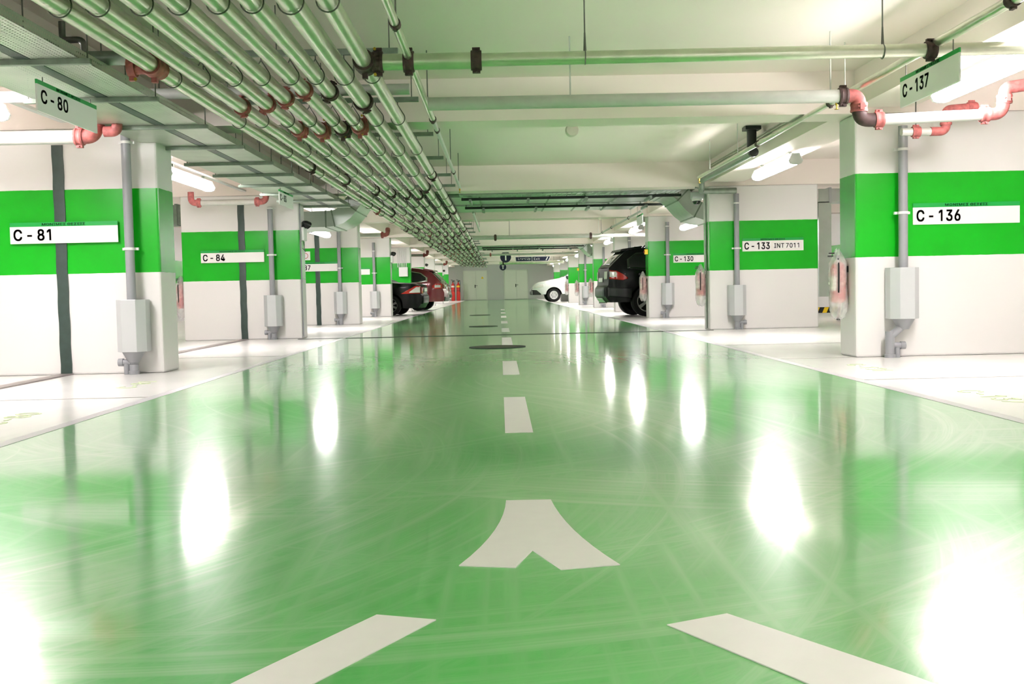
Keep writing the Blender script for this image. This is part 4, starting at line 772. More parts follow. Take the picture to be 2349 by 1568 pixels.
# small cable conduits on the lane side of the piers by the joint
tag(MB().cyl((PX_L1 + 0.012, 17.185, 0.02), (PX_L1 + 0.012, 17.185, 2.3), 0.011, 8).build('conduit', M['pvc'], None), 'thin vertical conduit on the lane side of the pier signed C-84', 'conduit')
tag(MB().tube([(PX_R0 - 0.012, 17.35, 0.02), (PX_R0 - 0.012, 17.35, 2.2), (PX_R0 - 0.03, 17.3, 2.3), (PX_R0 - 0.2, 17.25, 2.335)], 0.012, 8).build('conduit', M['strut'], None), 'dark vertical conduit on the lane side of the pier signed C-133', 'conduit')

# ------------------------------------------------------------------ signs
GREEK = '\u039c\u039f\u039d\u0399\u039c\u0395\u03a3 \u0398\u0395\u03a3\u0395\u0399\u03a3'
def wall_sign(x0, x1, y, z0, z1, body, label, extra=None, bw=0.35):
    t = thing('bay_sign', label, 'sign', (x0, y, z0), 0, 'bay number signs on the piers')
    w, h = x1 - x0, z1 - z0
    MB().box(0, w, -0.012, -0.001, 0, h * 0.80).build('board', M['white'], t, False)
    MB().box(0, w, -0.012, -0.001, h * 0.80, h).build('header', M['sign_green'], t, False)
    put_text(GREEK, M['dark_green_ink'], t, (w * 0.30, -0.0121, h * 0.845), FRONT, w * 0.40, h * 0.115, bold=0.02)
    if body: put_text(body, M['ink'], t, (w * 0.035, -0.0121, h * 0.15), FRONT, bw, h * 0.52, bold=0.032)
    if extra:
        MB().box(w * 0.48, w * 0.965, -0.0135, -0.012, h * 0.10, h * 0.70).build('plate', M['label_paper'], t, False)
        MB().box(w * 0.488, w * 0.957, -0.0145, -0.0130, h * 0.13, h * 0.67).build('plate_face', M['white'], t, False)
        put_text(extra, M['ink'], t, (w * 0.52, -0.0146, h * 0.22), FRONT, w * 0.405, h * 0.36, bold=0.02)
    return t
wall_sign(-4.655, -3.632, 10.1 - 0.028, 1.262, 1.462, 'C - 81', 'white bay sign reading C-81 with green header on the nearest left pier')
wall_sign(-4.85, -3.825, 17.15 - 0.026, 1.263, 1.462, 'C - 84', 'white bay sign reading C-84 with green header')
wall_sign(-4.735, -3.71, 24.2 - 0.026, 1.24, 1.45, 'C - 87', 'white bay sign on the third left pier, its number half hidden')
wall_sign(-4.8, -3.86, 31.25 - 0.004, 1.26, 1.46, '', 'white bay sign end showing on the fourth left pier')
wall_sign(3.996, 5.03, 10.1, 1.27, 1.475, 'C - 136', 'white bay sign reading C-136 with green header on the nearest right pier', None, 0.42)
wall_sign(3.983, 4.985, 17.15, 1.27, 1.48, 'C - 133', 'white bay sign reading C-133 and INT 7011', 'INT 7011', 0.41)
wall_sign(4.02, 5.04, 24.2, 1.265, 1.475, 'C - 130', 'white bay sign reading C-130 on the third right pier', None, 0.42)
wall_sign(3.95, 4.95, 38.3, 1.27, 1.48, 'C', 'white bay sign far off on the fifth right pier showing the letter C', None, 0.13)
def hang_sign(x, ya, yb, z0, z1, body, face, label, bw=0.47, wt=2.164):
    t = thing('hanging_sign', label, 'sign', (x, (ya + yb) / 2, z0), 0, 'bay signs hung over the bays')
    w, h = yb - ya, z1 - z0
    MB().box(-0.006, 0.006, -w / 2, w / 2, 0, h * 0.86).build('board', M['white'], t, False)
    MB().box(-0.006, 0.006, -w / 2, w / 2, h * 0.86, h).build('header', M['sign_green'], t, False)
    for s in (-1, 1): MB().cyl((0, s * w * 0.4, h - 0.002), (0, s * w * 0.4, wt - z0), 0.004, 6).build('wire', M['rod'], t)
    if face > 0: R = Matrix(((0, 0, 1), (1, 0, 0), (0, 1, 0))); st = lambda f: -w / 2 + f * w
    else: R = Matrix(((0, 0, -1), (-1, 0, 0), (0, 1, 0))); st = lambda f: w / 2 - f * w
    put_text(GREEK, M['dark_green_ink'], t, (face * 0.0061, st(0.30), h * 0.885), R, w * 0.40, h * 0.09, bold=0.01)
    if body: put_text(body, M['ink'], t, (face * 0.0061, st(0.055), h * 0.30), R, bw * w, h * 0.42, bold=0.032)
    return t
hang_sign(-2.93, 6.78, 7.77, 1.935, 2.135, 'C - 80', 1, 'hanging white sign reading C-80 below the cable trays', 0.42)
hang_sign(-2.93, 14.12, 15.05, 1.935, 2.135, 'C - 83', 1, 'hanging white sign reading C-83 before the pier signed C-84', 0.42)
hang_sign(2.955, 6.70, 7.68, 1.99, 2.205, 'C - 137', -1, 'hanging white sign reading C-137 over the right bay', 0.46, 2.279)
hang_sign(2.955, 21.5, 22.4, 2.02, 2.23, '', -1, 'small blank hanging sign near the off-roader on the right', 0.4, CEIL - 0.003)
# direction sign and round signs
t = thing('direction_sign', 'dark blue hanging sign reading Level Up and Exit over the lane', 'sign', (0, 50.0, 2.06))
MB().prism([(0.80, 0), (2.32, 0), (2.42, 0.2), (0.78, 0.2)], -0.02, 0.02, lambda a, b, h: (a, h, b)).build('board', M['navy'], t, False)
MB().prism([(0.76, -0.02), (2.34, -0.02), (2.45, 0.22), (0.74, 0.22)], -0.012, 0.012, lambda a, b, h: (a, h, b)).build('edge', M['white'], t, False)
MB().box(1.55, 1.57, -0.024, -0.02, 0.0, 0.2).build('divider', M['white'], t, False)
put_text('Level Up', M['white'], t, (0.90, -0.0205, 0.035), FRONT, 0.58, 0.13); put_text('Exit', M['white'], t, (1.65, -0.0205, 0.045), FRONT, 0.27, 0.11)
MB().prism([(2.20, 0.03), (2.25, 0.03), (2.33, 0.18), (2.28, 0.18)], -0.024, -0.02, lambda a, b, h: (a, h, b)).build('slash', M['white'], t, False)
for x in (0.95, 2.2): MB().cyl((x, 0, 0.2), (x, 0, CEIL - 2.06), 0.006, 6).build('rod', M['rod'], t)
def round_sign(x, y, z, r, label, left):
    t = thing('round_sign', label, 'sign', (x, y, z))
    MB().lathe([(r, -0.015), (r, 0.015)], 28, Matrix.Rotation(PI / 2, 4, 'X')).build('disc', M['navy'], t, True)
    MB().prism([(-0.03, -r * 0.6), (0.04, -r * 0.6), (0.035, r * 0.3), (0.10, r * 0.3), (0.0, r * 0.7), (-0.10, r * 0.3), (-0.03, r * 0.3)], -0.019, -0.0155, lambda a, b, h: (a, h, b)).build('arrow', M['white'], t, False)
    MB().cyl((0, 0, r), (0, 0, CEIL - z), 0.008, 6).build('rod', M['rod'], t)
round_sign(0.30, 50.0, 2.27, 0.26, 'round dark blue sign with white arrow hung beside the direction sign', False)
round_sign(0.20, 62.0, 2.06, 0.2, 'smaller round dark blue sign before the end wall', True)
t = thing('prohibition_sign', 'small white sign with red ring on the third left pier', 'sign', (-4.46, 24.2, 1.5))
MB().box(-0.15, 0.11, -0.01, -0.001, 0, 0.2).build('board', M['white'], t, False)
MB().tube([(-0.0 + 0.06 * math.cos(a), -0.012, 0.10 + 0.06 * math.sin(a)) for a in [2 * PI * k / 20 for k in range(21)]], 0.006, 6).build('ring', M['tail_red'], t)

# ------------------------------------------------------------------ extinguishers, call points, emergency lights, camera dome
def make_ext():
    t = thing('fire_extinguisher', '', 'fire extinguisher')
    MB().lathe([(0.05, 0.0), (0.072, 0.012), (0.075, 0.04), (0.075, 0.33), (0.066, 0.37), (0.035, 0.40), (0.022, 0.405), (0.022, 0.43)], 22).build('cylinder', M['red'], t)
    rows = [[(0.0765 * math.cos(a), 0.0765 * math.sin(a), z) for z in (0.12, 0.27)] for a in [math.radians(-150 + 120 * k / 10) for k in range(11)]]
    MB().grid(rows).build('label_sticker', M['label_paper'], t)
    MB().box(-0.02, 0.02, -0.02, 0.02, 0.425, 0.455).box(-0.012, 0.012, -0.10, 0.03, 0.455, 0.468).box(-0.012, 0.012, -0.09, 0.0, 0.482, 0.494).build('valve', M['black_plastic'], t)
    MB().tube([(0.02, 0, 0.44), (0.07, -0.02, 0.43), (0.088, -0.02, 0.36), (0.086, -0.02, 0.2), (0.08, -0.02, 0.10)], 0.009, 8).build('hose', M['black_plastic'], t)
    MB().box(-0.03, 0.03, 0.07, 0.10, 0.30, 0.36).build('bracket', M['black_plastic'], t)
    n = 26; rows = []
    prof = [(0.012, 0.53), (0.03, 0.51), (0.055, 0.46), (0.085, 0.40), (0.092, 0.3), (0.090, 0.15), (0.095, 0.0), (0.085, -0.08), (0.06, -0.14), (0.03, -0.16)]
    rr = random.Random(3)
    for i, (r, z) in enumerate(prof):
        rows.append([(r * (1 + 0.10 * math.sin(5 * a + i * 1.3) + 0.05 * math.sin(11 * a + i)) * math.cos(a), r * (1 + 0.10 * math.sin(5 * a + i * 1.3)) * 0.95 * math.sin(a), z + 0.012 * math.sin(3 * a + i)) for a in [2 * PI * j / n for j in range(n + 1)]])
    MB().grid(rows).build('plastic_bag', M['film'], t)
    return t
e0 = make_ext()
for i, (x, y, z, rz, lab) in enumerate(((3.345, 10.33, 0.53, -PI / 2, 'bagged red fire extinguisher on the lane side of the pier signed C-136'),
        (3.345, 17.42, 0.55, -PI / 2, 'bagged red fire extinguisher on the lane side of the pier signed C-133'),
        (3.345, 24.45, 0.55, -PI / 2, 'bagged red fire extinguisher beside the black off-roader rear wheel'),
        (3.345, 38.55, 0.55, -PI / 2, 'bagged red fire extinguisher on the fifth right pier'),
        (3.345, 45.6, 0.55, -PI / 2, 'bagged red fire extinguisher on the sixth right pier'),
        (3.345, 52.6, 0.55, -PI / 2, 'bagged red fire extinguisher in front of the white pickup door'),
        (-5.265, 17.35, 0.53, -PI / 2, 'red fire extinguisher in the gap left of the pier signed C-84'))):
    o = e0 if i == 0 else copy_tree(e0)
    o.location = (x, y, z); o.rotation_euler = (0, 0, rz); o['label'] = lab; o['group'] = 'bagged fire extinguishers on the piers'
for i, x in enumerate((-3.34, -2.96)):
    t = thing('gas_cylinder', 'tall red extinguisher cylinder standing by the end wall, %s' % ('left of the pair', 'right of the pair with yellow label')[i], 'fire extinguisher', (x, 74.6, 0), 0, 'pair of tall red cylinders')
    MB().lathe([(0.12, 0.0), (0.135, 0.03), (0.135, 1.05), (0.12, 1.15), (0.06, 1.24), (0.04, 1.26), (0.04, 1.34)], 20).build('cylinder', M['red'], t)
    MB().lathe([(0.137, 0.96), (0.137, 1.08)], 20).build('sticker', M['yellow' if i else 'label_paper'], t)
    MB().lathe([(0.1375, 0.70), (0.1375, 0.73)], 20).build('strap', M['black_plastic'], t)
    MB().box(-0.05, 0.05, -0.05, 0.05, 1.33, 1.40).cyl((-0.13, 0, 1.5), (0.13, 0, 1.4), 0.02, 8).tube([(0.05, 0, 1.37), (0.12, -0.08, 1.45), (0.14, -0.10, 1.2), (0.12, -0.13, 0.6)], 0.016, 8).build('valve', M['black_plastic'], t)
for i, (x, y) in enumerate(((3.41, 24.25), (3.41, 45.4))):
    t = thing('call_point', 'yellow emergency call button on the %s right pier' % ('third', 'sixth')[i], 'call button', (x, y, 1.53))
    MB().box(-0.05, 0.028, -0.05, 0.05, -0.06, 0.06).build('case', M['yellow'], t, False, 0.012); MB().lathe([(0.025, 0), (0.02, 0.015)], 14, Matrix.Translation((-0.05, 0, 0)) @ Matrix.Rotation(-PI / 2, 4, 'Y')).build('button', M['red'], t)
def emergency(y, label):
    t = thing('emergency_light', label, 'emergency light', (PX_L1, y, 1.72), 0, 'twin spot emergency lights')
    MB().box(0.0, 0.07, -0.13, 0.13, -0.12, 0.10).build('battery_case', M['white_plastic'], t, False, 0.01)
    for s in (-1, 1):
        q = MB().lathe([(0.03, 0.0), (0.06, 0.05), (0.065, 0.09), (0.06, 0.092)], 16, Matrix.Translation((0.05, s * 0.08, 0.18)) @ Matrix.Rotation(-2.2, 4, 'X') @ Matrix.Rotation(0.6, 4, 'Y'))
        q.cyl((0.035, s * 0.08, 0.10), (0.05, s * 0.08, 0.19), 0.012, 8).build('spotlight', M['black_plastic'], t)
    MB().tube([(0.03, 0.0, -0.12), (0.05, -0.04, -0.2), (0.03, 0.06, -0.26), (0.06, 0.0, -0.3), (0.02, -0.03, -0.24)], 0.005, 6).build('cable', M['black_plastic'], t)
for k, lab in ((1, 'pier signed C-84'), (3, 'fourth left pier'), (5, 'sixth left pier'), (7, 'eighth left pier')):
    emergency(PY[k] + 0.18, 'white emergency light with black spotlights on the ' + lab)
t = thing('dome_camera', 'pale dome camera on the lane side of the pier signed C-133', 'camera', (3.36, 17.50, 2.17))
MB().box(0.0, 0.08, -0.05, 0.05, 0.0, 0.1).box(-0.14, 0.06, -0.09, 0.09, 0.0, 0.11).build('bracket', M['guard'], t, False, 0.01)
MB().lathe([(0.085, 0.0), (0.085, -0.03), (0.075, -0.035)], 20, Matrix.Translation((-0.05, 0, 0))).build('ring', M['white_plastic'], t)
MB().lathe([(0.07, -0.035), (0.066, -0.06), (0.05, -0.085), (0.02, -0.1)], 20, Matrix.Translation((-0.05, 0, 0))).build('dome', M['glass_dark'], t)
t = thing('control_cabinet', 'white wall cabinet with cable trunking on the fifth left pier', 'cabinet', (-3.50, 38.3, 1.28))
MB().box(-0.16, 0.16, -0.16, 0, 0, 0.34).build('cabinet', M['white_plastic'], t, False, 0.01); MB().box(-0.155, 0.155, -0.165, -0.16, 0.02, 0.32).build('door', M['white_plastic'], t, False)
for k in range(6): MB().cyl((-0.2 + k * 0.06, -0.02, 0.34), (-0.2 + k * 0.06, -0.02, 1.02), 0.014, 6).build('cable', M['white_plastic'], t)

# ------------------------------------------------------------------ cars
def interp(P, u):
    if u <= P[0][0]: return P[0][1]
    for (a, b), (c, d) in zip(P, P[1:]):
        if u <= c: return b + (d - b) * (u - a) / (c - a) if c > a else d
    return P[-1][1]
def smooth_poly(P, it=2):
    for _ in range(it):
        Q = [P[0]]
        for a, b in zip(P, P[1:]): Q += [(a[0] * .75 + b[0] * .25, a[1] * .75 + b[1] * .25), (a[0] * .25 + b[0] * .75, a[1] * .25 + b[1] * .75)]
        P = Q + [P[-1]]
    return P
class Car:
    def __init__(s, label, cat, L, W, top, rear, front, belt, tumble, sill, wheels, rw, paint, rr=0.35, rf=0.45, endw=0.80, group='parked cars'):
        s.L, s.W, s.belt, s.tumble = L, W, belt, tumble
        s.top, s.rear, s.front = smooth_poly(top), smooth_poly(rear, 1), smooth_poly(front, 1)
        s.rr, s.rf, s.endw = rr, rf, endw
        s.t = thing('car', label, cat, (0, 0, 0), 0, group)
        us = sorted(set([round(L * i / 70, 3) for i in range(71)] + [round(v, 3) for wx in wheels for k in range(-8, 9) for v in [wx + k / 8 * (rw + 0.07)]]))
        us = [u for u in us if 0 <= u <= L]; nz = 18
        def bot(u):
            z = sill
            for wx in wheels:
                d = abs(u - wx); R = rw + 0.07
                if d < R: z = max(z, rw + math.sqrt(max(0, R * R - d * d)) * 0.98)
            return z
        s.bot = bot
        for side in (-1, 1): pass
        cols = []
        for u0 in us:
            zb, zt = bot(u0), interp(s.top, u0); col = []
            zb = min(zb, zt - 0.03)
            for j in range(nz + 1):
                z = zb + (zt - zb) * j / nz
                col.append((s.U(u0, z), z))
            cols.append(col)
        b = MB()
        for side in (-1, 1): b.grid([[(u, side * s.hw(u, z), z) for u, z in col] for col in cols])
        nk = 8
        b.grid([[(col[-1][0], -s.hw(*col[-1]) + 2 * s.hw(*col[-1]) * k / nk, col[-1][1] + 0.035 * (1 - (2 * k / nk - 1) ** 2) * min(1, s.hw(*col[-1]))) for k in range(nk + 1)] for col in cols])
        for col in (cols[0], cols[-1]): b.grid([[(u + (-1 if col is cols[0] else 1) * 0.05 * (1 - (2 * k / nk - 1) ** 2), -s.hw(u, z) + 2 * s.hw(u, z) * k / nk, z) for k in range(nk + 1)] for u, z in col])
        me = b.mesh('body', paint, False)
        bb = bmesh.new(); bb.from_mesh(me); bmesh.ops.remove_doubles(bb, verts=bb.verts, dist=0.002); bmesh.ops.recalc_face_normals(bb, faces=bb.faces); bb.to_mesh(me); bb.free()
        me.shade_smooth(); me.set_sharp_from_angle(angle=math.radians(32)); obj('body', me, s.t)
        ub = MB(); ub.grid([[(col[0][0], -s.hw(*col[0]) * 0.985 + 2 * 0.985 * s.hw(*col[0]) * k / 2, col[0][1] + 0.001) for k in range(3)] for col in cols]); ub.build('underbody', M['under'], s.t)
        for wx in wheels:
            R = rw + 0.055; pg = [(wx + R * math.cos(a), rw + R * math.sin(a)) for a in [PI * k / 14 for k in range(15)]] + [(wx - R, sill + 0.01), (wx + R, sill + 0.01)]
            MB().prism(pg, -W / 2 + 0.29, W / 2 - 0.29, lambda a, b_, h: (a, h, b_)).build('wheel_liner', M['under'], s.t, False)
    def U(s, u0, z):
        k0 = max(0, 1 - u0 / 0.5) ** 1.5; k1 = max(0, 1 - (s.L - u0) / 0.5) ** 1.5
        return u0 + interp(s.rear, z) * k0 - interp(s.front, z) * k1
    def hw(s, u, z):
        p = 1.0
        if u < s.rr: p = s.endw + (1 - s.endw) * (1 - (1 - max(0, u) / s.rr) ** 2.4)
        if u > s.L - s.rf: p = min(p, s.endw + (1 - s.endw) * (1 - (1 - max(0, s.L - u) / s.rf) ** 2.4))
        w = s.W / 2 * p
        if z > s.belt: w -= s.tumble * (z - s.belt) + 0.01
        else:
            q = (s.belt - z) / s.belt; w -= 0.10 * max(0, q - 0.35) ** 2 + (0.012 if z > s.belt * 0.8 else 0) * (z / s.belt - 0.8) * 5
        return max(w, 0.05)
    def patch(s, name, lo, hi, m, sides=(-1, 1), e=0.006, n=14, nv=8, parent=None):
        a, c = max(lo[0][0], hi[0][0]), min(lo[-1][0], hi[-1][0])
        for side in sides:
            rows = []
            for i in range(n + 1):
                u = a + (c - a) * i / n; z0, z1 = interp(lo, u), interp(hi, u)
                rows.append([(u - e * 0.4 * (1 if u < 0.3 else 0), side * (s.hw(u, z0 + (z1 - z0) * j / nv) + e), z0 + (z1 - z0) * j / nv) for j in range(nv + 1)])
            o = MB().grid(rows).build(name, m, parent or s.t)
            sol = o.modifiers.new('thick', 'SOLIDIFY'); sol.thickness = 0.008; sol.offset = -1
    def top_patch(s, name, u0, u1, f, m, e=0.008, f1=None):
        rows = []
        for i in range(11):
            u = u0 + (u1 - u0) * i / 10; z = interp(s.top, u); h = s.hw(u, z); ff = f + ((f1 or f) - f) * i / 10
            rows.append([(s.U(u, z), -h * ff + 2 * h * ff * k / 8, z + e + 0.035 * (1 - ((2 * k / 8 - 1) * ff) ** 2) * min(1, h)) for k in range(9)])
        o = MB().grid(rows).build(name, m, s.t); sol = o.modifiers.new('thick', 'SOLIDIFY'); sol.thickness = 0.006; sol.offset = -1
    def end_patch(s, name, z0, z1, w0, w1, m, rear=True, e=0.012):
        rows = []
        for i in range(7):
            z = z0 + (z1 - z0) * i / 6; u = s.U(0 if rear else s.L, z); h = s.hw(u, z)
            rows.append([(u + (-1 if rear else 1) * (0.05 * (1 - (w / h) ** 2) + e), w, z) for w in [w0 + (w1 - w0) * k / 8 for k in range(9)]])
        o = MB().grid(rows).build(name, m, s.t); sol = o.modifiers.new('thick', 'SOLIDIFY'); sol.thickness = 0.012; sol.offset = 0
    def add_wheels(s, wheels, r, tw, rimr, rim_m, spokes, style='spoke'):
        for side in (-1, 1):
            for wx in wheels:
                R = Matrix.Translation((wx, side * (s.W / 2 - tw / 2 - 0.015), r)) @ Matrix.Rotation(-side * PI / 2 * -1, 4, 'X')
                wt = MB().lathe([(rimr, -tw / 2), (r - 0.02, -tw / 2), (r, -tw / 2 + 0.03), (r, tw / 2 - 0.03), (r - 0.02, tw / 2), (rimr, tw / 2), (rimr - 0.02, tw / 2 - 0.03), (rimr - 0.02, -tw / 2 + 0.03), (rimr, -tw / 2)], 36, R, False).build('wheel', M['tyre'], s.t)
                b = MB(); f = -tw / 2 + 0.005
                sg = 1
                R2 = R @ Matrix.Rotation(PI, 4, 'X') if False else R
                face = -(tw / 2 - 0.012)
                if style == 'spoke':
                    b.lathe([(rimr * 0.90, face), (rimr, face - 0.008), (rimr, face + 0.03), (rimr * 0.88, face + 0.03), (rimr * 0.90, face)], 36, R, False)
                    b.lathe([(0.0, face + 0.0), (rimr * 0.24, face + 0.0), (rimr * 0.26, face + 0.03), (0.0, face + 0.03)], 20, R)
                    for k in range(spokes):
                        a = 2 * PI * k / spokes; Rk = R @ Matrix.Rotation(a, 4, 'Z')
                        b.prism([(rimr * 0.2, -rimr * 0.11), (rimr * 0.95, -rimr * 0.17), (rimr * 0.95, rimr * 0.17), (rimr * 0.2, rimr * 0.11)], face + 0.004, face + 0.03, lambda p, q, h: tuple(Rk @ Vector((p, q, h))))
                else:
                    b.lathe([(0.0, face - 0.005), (rimr * 0.3, face - 0.005), (rimr * 0.36, face + 0.012), (rimr * 0.72, face + 0.012), (rimr * 0.9, face - 0.006), (rimr, face - 0.012), (rimr, face + 0.03), (0.0, face + 0.03)], 36, R)
                b.build('rim', rim_m, wt)
                q = MB().lathe([(0.0, face + 0.05), (rimr * 0.95, face + 0.05), (rimr * 0.95, face + 0.055), (0.0, face + 0.055)], 24, R)
                if style != 'spoke':
                    q = MB()
                    for k in range(6):
                        a = 2 * PI * k / 6; q.lathe([(0.0, face + 0.002), (rimr * 0.09, face + 0.002), (rimr * 0.09, face + 0.012)], 10, R @ Matrix.Translation((rimr * 0.54 * math.cos(a), rimr * 0.54 * math.sin(a), 0)))
                q.build('brake_disc' if style == 'spoke' else 'vent_hole', M['under'], wt)
    def place(s, anchor_u, anchor_w, x, y, rz):
        c_, s_ = math.cos(rz), math.sin(rz)
        s.t.location = (x - (anchor_u * c_ - anchor_w * s_), y - (anchor_u * s_ + anchor_w * c_), 0); s.t.rotation_euler = (0, 0, rz)

# black off-roader, rear to the lane, right side
c = Car('large black off-road car parked rear first beside the pier signed C-130', 'car', 4.67, 1.87,
        [(0, 1.20), (0.10, 1.28), (0.50, 1.60), (0.62, 1.655), (1.1, 1.70), (1.9, 1.71), (2.6, 1.67), (3.1, 1.45), (3.55, 1.13), (3.7, 1.09), (4.3, 1.0), (4.6, 0.86), (4.67, 0.72)],
        [(0.3, 0.16), (0.42, 0.06), (0.50, 0.0), (0.72, 0.0), (0.76, 0.07), (0.9, 0.075), (1.2, 0.09)], [(0.3, 0.1), (0.5, 0.0), (0.7, 0.0), (1.0, 0.1)],
        1.10, 0.34, 0.36, (1.0, 3.8), 0.372, M['car_black_soft'], 0.5, 0.6, 0.72)
c.add_wheels((1.0, 3.8), 0.372, 0.27, 0.26, M['rim'], 5)
c.patch('side_window', [(0.52, 1.18), (0.9, 1.14), (1.35, 1.13)], [(0.52, 1.40), (0.75, 1.56), (1.35, 1.60)], M['glass_dark'])
c.patch('side_window', [(1.42, 1.13), (2.4, 1.12)], [(1.42, 1.60), (2.4, 1.60)], M['glass_dark'])
c.top_patch('rear_window', 0.09, 0.50, 0.82, M['glass_dark'])
c.patch('tail_light', [(0.10, 0.93), (0.40, 0.90), (0.52, 0.93)], [(0.10, 1.15), (0.25, 1.13), (0.40, 1.05), (0.52, 0.96)], M['tail_red'])
c.patch('tail_light_lens', [(0.10, 0.98), (0.25, 0.98)], [(0.10, 1.12), (0.25, 1.11)], M['tail_clear'], e=0.012)
c.end_patch('tail_light', 0.93, 1.12, -0.66, -0.42, M['tail_clear']); c.end_patch('tail_light', 0.93, 1.12, 0.42, 0.66, M['tail_clear'])
c.end_patch('license_plate', 0.86, 0.97, -0.26, 0.26, M['white'])
c.end_patch('bumper', 0.50, 0.74, -0.62, 0.62, M['bumper_grey'])
c.end_patch('skid_plate', 0.36, 0.47, -0.4, 0.4, M['rim'])
c.patch('bumper_corner', [(0.06, 0.50), (0.6, 0.46)], [(0.06, 0.73), (0.6, 0.70)], M['black_plastic'])
MB().prism([(0.40, 1.60), (0.44, 1.665), (0.95, 1.735), (0.95, 1.69), (0.6, 1.63)], -0.62, 0.62, lambda a, b_, h: (a, h, b_)).build('spoiler', M['car_black_soft'], c.t, False, 0.01)
for s in (-1, 1): MB().tube([(0.95, s * 0.66, 1.69), (1.05, s * 0.67, 1.755), (2.3, s * 0.67, 1.76), (2.5, s * 0.66, 1.70)], 0.016, 8).build('roof_rail', M['black_plastic'], c.t)
MB().cyl((0.05, 0.45, 0.36), (0.25, 0.45, 0.36), 0.04, 12).build('exhaust', M['chrome'], c.t)
c.place(1.0, -0.93, 3.60, 25.55, math.radians(5))

# black saloon, rear to the lane, left side
c = Car('black saloon car parked rear first behind the fourth left pier', 'car', 4.5, 1.73,
        [(0, 0.86), (0.04, 0.93), (0.25, 0.965), (0.80, 0.985), (1.0, 1.03), (1.6, 1.36), (1.9, 1.425), (2.5, 1.42), (2.9, 1.33), (3.5, 0.97), (3.65, 0.93), (4.3, 0.82), (4.5, 0.66)],
        [(0.2, 0.14), (0.34, 0.03), (0.45, 0.0), (0.6, 0.0), (0.66, 0.05), (0.9, 0.04)], [(0.2, 0.1), (0.4, 0.0), (0.7, 0.08)],
        0.86, 0.33, 0.22, (0.95, 3.65), 0.315, M['car_black'], 0.45, 0.6, 0.74)
c.add_wheels((0.95, 3.65), 0.315, 0.2, 0.215, M['rim'], 7)
c.patch('side_window', [(1.05, 0.93), (1.7, 0.92)], [(1.05, 1.00), (1.5, 1.26), (1.7, 1.32)], M['glass_dark']); c.patch('side_window', [(1.76, 0.92), (3.1, 0.92)], [(1.76, 1.33), (2.6, 1.34), (3.1, 1.12)], M['glass_dark'])
c.top_patch('rear_window', 1.02, 1.6, 0.85, M['glass_dark'])
c.patch('tail_light', [(0.04, 0.665), (0.45, 0.66), (0.62, 0.66)], [(0.04, 0.90), (0.18, 0.90), (0.40, 0.78), (0.62, 0.665)], M['tail_red'])
c.patch('tail_light_lens', [(0.05, 0.69), (0.36, 0.69)], [(0.05, 0.86), (0.16, 0.86), (0.36, 0.71)], M['tail_clear'], e=0.012)
c.end_patch('tail_light', 0.66, 0.86, -0.64, -0.40, M['tail_red']); c.end_patch('tail_light', 0.66, 0.86, 0.40, 0.64, M['tail_red'])
c.end_patch('license_plate', 0.72, 0.83, -0.26, 0.26, M['white'])
c.end_patch('bumper', 0.34, 0.60, -0.62, 0.62, M['car_black'])
c.place(0.95, 0.86, -3.36, 32.05, PI - math.radians(5))

# wine red off-roader
c = Car('wine red car with rounded rear parked behind the black saloon', 'car', 4.75, 1.92,
        [(0, 0.98), (0.05, 1.06), (0.36, 1.36), (0.56, 1.50), (0.9, 1.58), (1.6, 1.66), (2.5, 1.65), (3.1, 1.42), (3.6, 1.08), (4.3, 0.95), (4.6, 0.82), (4.75, 0.7)],
        [(0.25, 0.12), (0.36, 0.02), (0.5, 0.0), (0.7, 0.0), (0.75, 0.04), (1.0, 0.06)], [(0.3, 0.1), (0.5, 0.0), (0.8, 0.1)],
        1.02, 0.36, 0.33, (0.98, 3.85), 0.36, M['car_red'], 0.55, 0.6, 0.70)
c.add_wheels((0.98, 3.85), 0.36, 0.27, 0.26, M['rim'], 5)
c.patch('window_trim', [(0.60, 1.10), (0.9, 1.06), (1.45, 1.04)], [(0.60, 1.24), (0.85, 1.43), (1.45, 1.545)], M['chrome'])
c.patch('side_window', [(0.66, 1.14), (0.9, 1.095), (1.43, 1.075)], [(0.66, 1.24), (0.88, 1.40), (1.43, 1.515)], M['glass_dark'], e=0.012)
c.patch('side_window', [(1.5, 1.06), (2.6, 1.05)], [(1.5, 1.53), (2.6, 1.53)], M['glass_dark'])
c.top_patch('rear_window', 0.06, 0.44, 0.8, M['glass_dark'])
c.patch('tail_light', [(0.07, 0.82), (0.30, 0.81), (0.42, 0.86)], [(0.07, 1.0), (0.30, 1.01), (0.42, 0.93)], M['tail_red']); c.patch('tail_light_lens', [(0.12, 0.86), (0.32, 0.86)], [(0.12, 0.95), (0.32, 0.95)], M['tail_clear'], e=0.012)
c.end_patch('tail_light', 0.82, 1.0, -0.66, -0.45, M['tail_red']); c.end_patch('tail_light', 0.82, 1.0, 0.45, 0.66, M['tail_red']); c.end_patch('license_plate', 0.78, 0.89, -0.26, 0.26, M['white'])
c.end_patch('bumper', 0.34, 0.5, -0.6, 0.6, M['bumper_grey'])
MB().prism([(0.40, 1.47), (0.44, 1.53), (0.8, 1.60), (0.8, 1.55)], -0.6, 0.6, lambda a, b_, h: (a, h, b_)).build('spoiler', M['car_red'], c.t, False, 0.01)
c.place(0.98, 0.95, -3.12, 39.6, PI - math.radians(5))

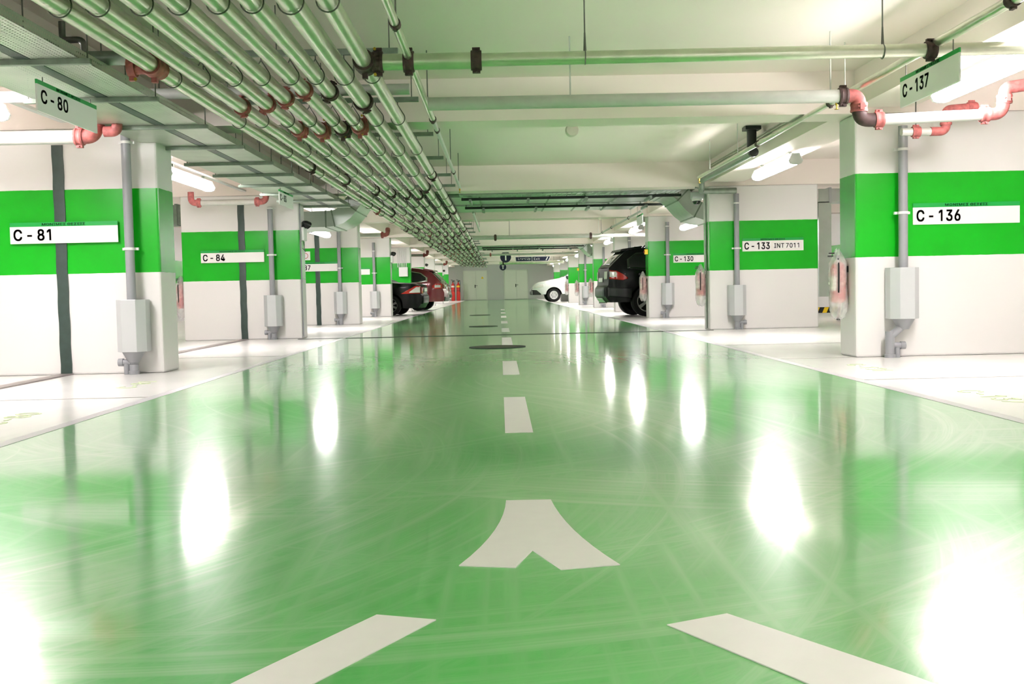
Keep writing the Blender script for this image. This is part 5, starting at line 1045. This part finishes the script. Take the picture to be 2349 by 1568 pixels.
# silver hatchback far left
c = Car('silver grey hatchback rear showing behind the eighth left pier', 'car', 4.1, 1.72,
        [(0, 0.98), (0.08, 1.05), (0.5, 1.38), (0.8, 1.45), (2.0, 1.48), (2.6, 1.35), (3.1, 1.0), (3.8, 0.85), (4.1, 0.65)],
        [(0.2, 0.12), (0.34, 0.0), (0.6, 0.0), (0.66, 0.06), (1.0, 0.06)], [(0.2, 0.1), (0.4, 0.0), (0.7, 0.08)], 0.92, 0.34, 0.24, (0.75, 3.25), 0.31, M['car_silver'], 0.45, 0.55, 0.74)
c.add_wheels((0.75, 3.25), 0.31, 0.2, 0.2, M['rim'], 5)
c.patch('side_window', [(0.5, 1.0), (2.7, 0.97)], [(0.5, 1.15), (0.8, 1.36), (2.3, 1.38), (2.7, 1.2)], M['glass_dark']); c.top_patch('rear_window', 0.1, 0.48, 0.85, M['glass_dark'])
c.patch('tail_light', [(0.06, 0.68), (0.34, 0.70)], [(0.06, 0.92), (0.34, 0.9)], M['tail_red']); c.end_patch('tail_light', 0.68, 0.92, -0.62, -0.42, M['tail_red']); c.end_patch('tail_light', 0.68, 0.92, 0.42, 0.62, M['tail_red'])
c.end_patch('license_plate', 0.70, 0.81, -0.26, 0.26, M['white']); c.end_patch('bumper', 0.3, 0.5, -0.6, 0.6, M['bumper_grey'])
c.place(0.0, 0.86, -2.98, 60.9, PI - math.radians(4))

# white pickup, nose to the lane, right side  (u = 0 is the tail)
Lp = 5.1
c = Car('white pickup truck with steel wheels parked nose out on the far right', 'car', Lp, 1.80,
        [(0, 1.05), (0.1, 1.08), (1.45, 1.10), (1.5, 1.55), (1.62, 1.72), (2.2, 1.76), (2.6, 1.72), (3.42, 1.30), (3.5, 1.27), (4.0, 1.20), (4.5, 1.11), (4.82, 1.03), (5.02, 0.90), (Lp, 0.74)],
        [(0.3, 0.05), (0.5, 0.0), (1.0, 0.0)], [(0.25, 0.22), (0.36, 0.04), (0.45, 0.0), (0.6, 0.0), (0.72, 0.06), (0.9, 0.12)], 1.05, 0.30, 0.42, (0.95, 3.92), 0.375, M['car_white'], 0.2, 0.8, 0.72)
c.add_wheels((0.95, 3.92), 0.375, 0.24, 0.23, M['steel_rim'], 6, 'steel')
c.patch('side_window', [(1.75, 1.20), (3.2, 1.22)], [(1.75, 1.60), (2.55, 1.63), (3.2, 1.30)], M['glass_dark']); c.top_patch('windscreen', 2.7, 3.38, 0.88, M['glass_dark'])
c.patch('headlight', [(4.45, 0.84), (4.95, 0.76)], [(4.45, 0.97), (4.7, 0.96), (4.95, 0.82)], M['tail_clear'])
c.patch('bumper', [(4.62, 0.40), (5.08, 0.40)], [(4.62, 0.46), (4.85, 0.66), (5.08, 0.68)], M['black_plastic']); c.end_patch('grille', 0.40, 0.70, -0.62, 0.62, M['black_plastic'], False)
for s in (-1, 1): MB().box(3.12, 3.26, s * 0.90 - 0.02, s * 0.90 + s * 0.2, 1.26, 1.42).build('mirror', M['black_plastic'], c.t, False, 0.02)
c.place(3.92, 0.88, 2.93, 57.05, PI + math.radians(3))
